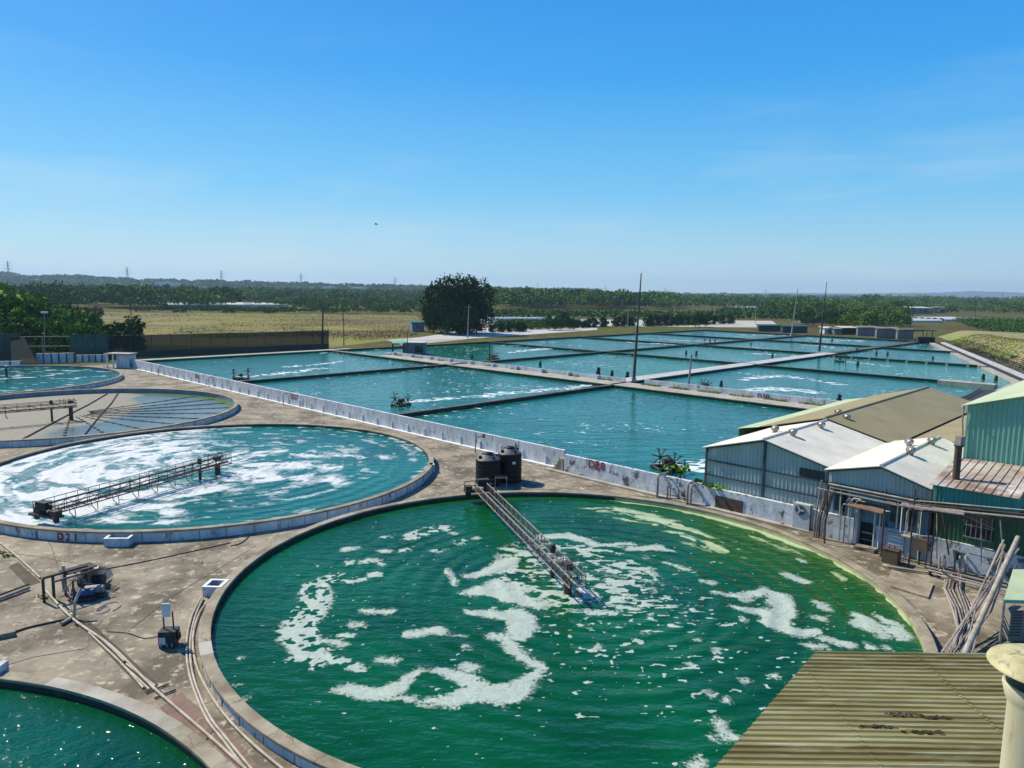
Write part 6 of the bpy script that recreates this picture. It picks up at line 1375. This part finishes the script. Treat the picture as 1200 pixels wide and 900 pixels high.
for i, (x, y, s) in enumerate([(701, 438.5, 1.), (717, 440, 1.), (735, 443, 1.2), (845, 452, .9), (983, 470.5, 1.1), (804, 414.5, .9), (816, 415.5, 1.), (1005, 428, 1.0), (1027, 415, .9), (1040, 416, .9), (1152, 444, 1.), (1167, 446, 1.), (975, 400, .9), (1093, 421, .8), (832, 400, .8), (826, 399.5, .8), (838, 400.5, .8), (905, 418, .9), (880, 404, .7), (1004, 412, 1.0), (633, 428.5, 1.0), (553, 420, .9), (1072, 399, .9), (1085, 401, .9)]):
    g = G(x, y, PZ)
    if first is None:
        first = thing('floating_pump', g, 'small black pump motor standing in the far rectangular ponds', 'pump', 'small pumps in the far ponds')
        MB().tube([(g[0], g[1], g[2]-.1), (g[0], g[1], g[2]+.55)], .42, 10).build('float', MT['blackmat'], first)
        MB().tube([(g[0], g[1], g[2]+.55), (g[0], g[1], g[2]+1.25)], .3, 10, .24).build('motor', MT['blackmat'], first)
        MB().box((g[0]+.25, g[1], g[2]+.9), (.3, .22, .3)).build('terminal_box', MT['darksteel'], first)
    else:
        c = first.copy(); c.location = g; s *= .74; c.scale = (s, s, s); COL.objects.link(c)
        for ch in first.children: o = ch.copy(); o.parent = c; COL.objects.link(o)
# ------------------------------------------------------------ FAR BUILDINGS
def bld(px0, px1, pyb, h, dep, label, wall='farwhite', roof='redroof2', name='building', cat='building', win=True, rh=.6, gable_=False, z0=0.):
    a, b_ = np.array(G(px0, pyb, 0)), np.array(G(px1, pyb, 0)); c = (a+b_)/2; W_ = np.hypot(*(b_-a)[:2]); an = math.atan2(b_[1]-a[1], b_[0]-a[0]); t = thing(name, tuple(c), label, cat); n = np.array([-math.sin(an), math.cos(an), 0]); x = np.array([math.cos(an), math.sin(an), 0])
    MB().box(c+n*dep/2+[0, 0, z0+(h-z0)/2], (W_, dep, h-z0), an).build('wall', MT[wall], t)
    o = W_/2+.5; f = c-n*.5; bk_ = c+n*(dep+.5); md = c+n*dep/2
    if gable_:
        P = [f-x*o, f+x*o, md+x*o, md-x*o]; MB().slab([P[0]+[0, 0, h], P[1]+[0, 0, h], P[2]+[0, 0, h+rh], P[3]+[0, 0, h+rh]], .15).build('roof', MT[roof], t)
        MB().slab([md-x*o+[0, 0, h+rh], md+x*o+[0, 0, h+rh], bk_+x*o+[0, 0, h], bk_-x*o+[0, 0, h]], .15).build('roof', MT[roof], t)
    else: MB().slab([f-x*o+[0, 0, h+.1+.1], f+x*o+[0, 0, h+.2], bk_+x*o+[0, 0, h+rh+.1], bk_-x*o+[0, 0, h+rh+.1]], .18).build('roof', MT[roof], t)
    if win:
        k = max(1, int(W_/6))
        for i in range(k): MB().box(c-x*(W_/2)+x*(W_*(i+.5)/k)-n*.03+[0, 0, h*.55], (min(1.6, W_/k*.4), .05, h*.3), an).build('window', MT['glass'], t)
    return t
# hut with green canopy by the first row
g = np.array(G(483, 415, 1.2)); t = thing('pond_hut', (g[0], g[1], 0), 'small white hut with a green canopy at the corner of the ponds', 'hut')
MB().box(g+[.6, 1.2, 1.2], (4.4, 3.2, 2.6), R(-4)).build('wall', MT['fargrey'], t); MB().box(g+[.6, 1.2, 2.62], (4.9, 3.6, .2), R(-4)).build('roof', MT['farwhite'], t)
MB().box(g+[1.6, -.43, 1.2], (1.8, .1, 1.5), R(-4)).build('window', MT['glass'], t)
MB().slab([g+[-4.4, -1.2, 2.5], g+[-1.5, -1.2, 2.6], g+[-1.5, 2.0, 2.9], g+[-4.4, 2, 2.8]], .12).build('canopy', MT['greenroof'], t)
for dx in (-4.2, -1.8): MB().box(g+[dx, -1.0, 1.2], (.35, .35, 2.6)).build('post', MT['rust'], t)
MB().box((g[0]-.5, g[1]+.8, .6), (9, 5, 1.2), R(-4)).build('base', MT['pondcap'], t)
bld(483, 497, 389, 3.4, 6, 'small dark blue shed under the left side of the big tree', wall='shedblue', roof='darkgreen')
bld(966, 977, 391.5, 2.3, 3, 'white cabin with two windows at the far end of the ponds', roof='farwhite')
bld(987, 1004, 392, 2.6, 4, 'dark open shed with a pale cream roof at the far end of the ponds', wall='dark', roof='cream', win=False)
bld(889, 915, 388.5, 2.4, 1.5, 'green sheeted fence shed left of the pale slanted pole', wall='netgreen', roof='netgreen', win=False)
bld(917, 946, 390, 2.6, 1.5, 'green sheeted fence shed just right of the first, under the pale slanted pole', wall='netgreen', roof='netgreen', win=False)
bld(938, 975, 378.5, 2.6, 6, 'low brown roofed house hidden in trees behind the far ponds', wall='fargrey', roof='soil', win=False)
bld(1005, 1027, 393.5, 3.2, 1, 'brown grey wall left of the stained concrete wall at the far end', wall='fargrey', roof='fargrey', win=False)
bld(1027, 1051, 396.5, 3.6, 1., 'tall stained concrete wall at the far right end of the ponds', wall='fargrey', roof='fargrey', win=False)
bld(1051.5, 1070, 397.5, 3.2, 1., 'lower stained concrete wall adjoining the tall one', wall='fargrey', roof='fargrey', win=False)
bld(977.5, 986.5, 392, 2.2, 3, 'grey low shed between the white cabin and the cream roof', wall='fargrey', roof='fargrey', win=False)
bld(1063, 1093, 368, 5.5, 10, 'white roofed hall among trees on the right horizon', roof='film', wall='fargrey', rh=1)
bld(1094, 1108, 367, 5.5, 8, 'grey roofed hall adjoining the white roofed one', roof='fargrey', wall='fargrey', rh=1, win=False)
bld(1040, 1062, 368, 3.5, 8, 'low house with dark roof left of the white roofed hall', roof='soil', wall='farwhite', win=False)
bld(1054, 1068, 374, 2.5, 5, 'low pale house in front of the white roofed hall', roof='farwhite', wall='farwhite')
bld(860, 888, 364, 3, 6, 'long low house with pale roof in the woods above the drying yard', roof='farwhite', wall='fargrey')
bld(460, 476, 352, 7, 8, 'pale building among trees left of the big dark tree', roof='farwhite', wall='farwhite', rh=.4)
for a, b_, y, h, lab in ((383, 395, 346, 18.5, 'white block on the horizon, first left of the big dark tree'), (416, 430, 346, 18.8, 'white block on the horizon, nearer to the big dark tree')): bld(a, b_, y, h, 14, lab, roof='farwhite', rh=.6)
for a, b_, y, h, lab in ((120, 128, 339.5, 31, 'small pale block on the left horizon'), (205, 213, 341.5, 27, 'tiny pale block on the left horizon')): bld(a, b_, y, h, 60, lab, roof='farwhite', rh=1, win=False)
bld(1186, 1192, 354.5, 26, 10, 'small white block on the right horizon', roof='farwhite', rh=1, win=False)
# greenhouses
def greenhouse(px0, px1, pyb, dep, h, label, n=6):
    a, b_ = np.array(G(px0, pyb, 0)), np.array(G(px1, pyb, 0)); c = (a+b_)/2; t = thing('greenhouse', tuple(c), label, 'greenhouse', None)
    d = b_-a; L = np.hypot(d[0], d[1]); x = d/L; nn = np.array([-x[1], x[0], 0]); mb = MB(); S = 8
    for i in range(n):
        for j in range(S):
            q0 = nn*dep*(i+j/S)/n; q1 = nn*dep*(i+(j+1)/S)/n; h0 = h*(.6+.4*math.sin(math.pi*j/S)); h1 = h*(.6+.4*math.sin(math.pi*(j+1)/S)); mb.add([a+q0+[0, 0, h0], b_+q0+[0, 0, h0], b_+q1+[0, 0, h1], a+q1+[0, 0, h1]], [(0, 1, 2, 3)])
    mb.build('film_roof', MT['film'], t)
    MB().box(c+[0, 0, h*.3], (L, .2, h*.58), math.atan2(x[1], x[0])).build('film_wall', MT['film'], t)
    return t
greenhouse(197, 338, 358.5, 60, 2.0, 'long pale greenhouse roofs beyond the green field on the left')
greenhouse(575, 665, 379, 10, 2.6, 'long low pale greenhouse right of the big dark tree')
greenhouse(1062, 1105, 378, 30, 2, 'grey filmed greenhouse beyond the levee on the right')
greenhouse(1107, 1160, 376.5, 30, 2, 'grey filmed greenhouse right of the nearer one beyond the levee')
t = thing('farm_tractor_shelter', G(1083, 399, 0), 'small dark open shelter on posts at the foot of the levee', 'shelter'); g = np.array(G(1083, 401, 1.2))
MB().box(g+[-2.5, 0, 3.9], (10, 4, .25), R(-6)).build('roof', MT['darksteel'], t)
for dx, dy in ((-7, -1.6), (-7, 1.6), (1.5, -1.6), (1.5, 1.6), (-1.5, -1.6)): MB().tube([g+[dx, dy, 0], g+[dx, dy, 3.8]], .13, 6).build('post', MT['darksteel'], t)
MB().box(g+[.5, 0, .8], (4.5, 2.4, 1.7), R(-6)).build('machine', MT['blackmat'], t)
o = MB().box(np.array(G(1179, 401, 0))+[0, 0, 1.3], (7, .5, 2.6), R(-35)).build('concrete_slab', MT['rim']); tag(o, 'pale upright concrete slab on the levee at the edge of the planted field', 'slab')
t = thing('slatted_roof', G(1195, 428, 0), 'pale slatted roof edge at the far right beside the levee', 'roof'); g = np.array(G(1205, 428, 0))+[5.5, 0, 0]
mb = MB()
for k in range(8): mb.slab([g+[-4+k*1.6, 0, 1.6], g+[-3+k*1.6, 0, 1.6], g+[0+k*1.6, 9, 3.4], g+[-1+k*1.6, 9, 3.4]], .12)
mb.build('slat', MT['greysteel'], t); MB().box(g+[2, 4.5, .8], (12, 8, 1.5)).build('base', MT['dark'], t)
# pylons
def pylon(px, pyb, pyt, Y, label):
    a = AT(px, pyb, Y); tp = AT(px+.2, pyt, Y); h = tp[2]; t = thing('transmission_tower', (a[0], Y, 0), label, 'pylon', 'pylons along the horizon'); wd = h*.08; r = h*.0055
    for sx in (-1, 1):
        for sy in (-1, 1): MB().tube([(a[0]+sx*wd, Y+sy*wd, 0), (a[0]+sx*wd*.25, Y+sy*wd*.25, h*.75), (a[0], Y, h)], r, 4).build('leg', MT['greysteel'], t)
    mb = MB()
    for k, w_ in ((.72, .2), (.82, .17), (.92, .12)): mb.tube([(a[0]-h*w_, Y, h*k), (a[0]+h*w_, Y, h*k)], r*1.1, 4)
    mb.build('crossarm', MT['greysteel'], t); mb = MB()
    for i in range(7): k = i*.12; q = wd*(1-k); mb.tube([(a[0]-q, Y, h*k), (a[0]+q*.88, Y, h*(k+.12))], r*.7, 4)
    mb.build('brace', MT['greysteel'], t)
for px, pt_, lab in ((11, 305, 'tallest transmission tower at the left edge of the horizon'), (150, 312, 'transmission tower above the dark wood at left'), (260, 316, 'small transmission tower right of the dark wood'), (353, 319.5, 'transmission tower left of the white horizon blocks'), (463, 323.5, 'transmission tower just left of the big dark tree'),
                      (630, 331, 'first faint tower right of the big dark tree'), (709, 334, 'faint tower left of the tall rusty pole'), (779, 336, 'faint tower right of the tall rusty pole'), (897, 338.5, 'faint tower above the woods left of the pale slanted pole'), (1174, 343, 'small dark tower in front of the mountains at right')):
    Y = 1900 if px < 500 else 2600; pylon(px, hor(px)+4, pt_, Y, lab)
# hills
def ridge(name, Y, prof, depth, mat, z=-2):
    """land form: crest heights along X, sloping away to both sides"""
    xs = np.array([p[0] for p in prof]); hs = np.array([p[1] for p in prof]); X = np.linspace(xs[0], xs[-1], 260); Hh = np.interp(X, xs, hs)
    K = np.linspace(-1, 1, 17); P = []
    for k in K:
        e = (1-abs(k)**1.6); nz = (fbm(X/190, X*0+k*3, 5, 5)-.5)*.5+1
        P.append(np.stack([X, np.full_like(X, Y+k*depth), z+np.maximum(Hh*e*nz, 0)], 1))
    P = np.concatenate(P); n = len(X); I, J = np.meshgrid(np.arange(len(K)-1), np.arange(n-1), indexing='ij'); Q = np.stack([I*n+J, I*n+J+1, (I+1)*n+J+1, (I+1)*n+J], -1).reshape(-1, 4)
    return tag(np_mesh(name, P-P[0], Q, MT[mat], smooth=True, loc=tuple(P[0])), kind='structure')
MT['hillwood'] = M('wooded_hill', (.003, .022, .014), (.008, .036, .016), .02, .95, 1., .03, world=True, bdist=8)
def hp(px, py, Y): p = AT(px, py, Y); return (p[0], max(0, p[2]))
ridge('hills', 2600, [hp(-150, 321, 2600), hp(0, 321, 2600), hp(8, 321, 2600), hp(20, 325.5, 2600), hp(60, 325.5, 2600), hp(100, 325, 2600), hp(180, 329, 2600), hp(300, 332.5, 2600), hp(420, 336, 2600), hp(540, 338, 2600), hp(700, 341.5, 2600), hp(900, 346, 2600)], 500, 'hillwood')
ridge('hills', 1500, [hp(560, 343, 1500), hp(590, 340, 1500), (AT(640, 337, 1500)[0], AT(640, 337, 1500)[2]), hp(700, 341, 1500), hp(760, 344, 1500), hp(800, 347, 1500)], 120, 'hillwood')
MT['mount'] = M('mountain_forest', (.05, .075, .06), (.08, .10, .08), .003, .95, world=True)
ridge('mountains', 8200, [hp(830, 344.5, 8200), hp(900, 342.8, 8200), hp(960, 343, 8200), hp(1010, 344, 8200), hp(1060, 343, 8200), hp(1100, 342.2, 8200), hp(1150, 341.4, 8200), hp(1175, 342, 8200), hp(1210, 344, 8200), hp(1300, 343, 8200)], 900, 'mount')
_hx = [hp(x_, y_, 2600) for x_, y_ in ((-150, 321), (0, 321), (8, 321), (20, 325.5), (100, 325), (180, 329), (300, 332.5), (420, 336), (540, 338.5), (700, 342))]
_pts = []
for _ in range(900):
    X_ = RNG.uniform(_hx[0][0], _hx[-1][0]); k_ = RNG.uniform(-.9, .1); _pts.append((X_, 2600+k_*500, np.interp(X_, [q[0] for q in _hx], [q[1] for q in _hx])*(1-abs(k_)**1.6)*.95-4))
scatter_wood('hill_forest', _pts, 34, 13, 34, 9, 'leaf_far')
lo_ = scatter_wood('hill_trees', [(*AT(x, 341, y)[:2], 0) for x in RNG.uniform(580, 740, 110) for y in [RNG.uniform(700, 1000)]], 26, 15, 150, 3, 'leaf_far')

# ------------------------------------------------------------ HAZE
hz = MB(); hz.box((0, 4700, 87), (17800, 9700, 180))
ho = hz.build('haze', bpy.data.materials.new('air')); tag(ho, kind='stuff')
mh = ho.data.materials[0]; mh.use_nodes = True; nt = mh.node_tree; nt.nodes.clear(); out = nt.nodes.new('ShaderNodeOutputMaterial'); pv = nt.nodes.new('ShaderNodeVolumePrincipled')
pv.inputs['Color'].default_value = (.55, .78, 1., 1); pv.inputs['Density'].default_value = 1.0e-4; pv.inputs['Anisotropy'].default_value = .2
lk(nt, pv.outputs[0], out.inputs['Volume'])

# a small bird far up over the fields
g = AT(441, 263, 90.); t = thing('bird', g, 'tiny dark bird flying in the blue sky above the fields', 'bird'); bb = Vector(g)
MB().lathe([(0, -.16), (.03, -.12), (.05, -.02), (.045, .06), (.02, .13), (0, .16)], (0, 0, 0), 8)
mb = MB(); mb.tube([bb+Vector((-.2, 0, 0)), bb+Vector((-.08, 0, .02)), bb+Vector((.08, 0, .02)), bb+Vector((.2, 0, .03))], .045, 6); mb.build('body', MT['blackmat'], t)
for sg in (-1, 1): MB().slab([bb+Vector((-.08, sg*.03, .03)), bb+Vector((.1, sg*.03, .03)), bb+Vector((.02, sg*.45, .16)), bb+Vector((-.1, sg*.4, .15))], .015).build('wing', MT['blackmat'], t)
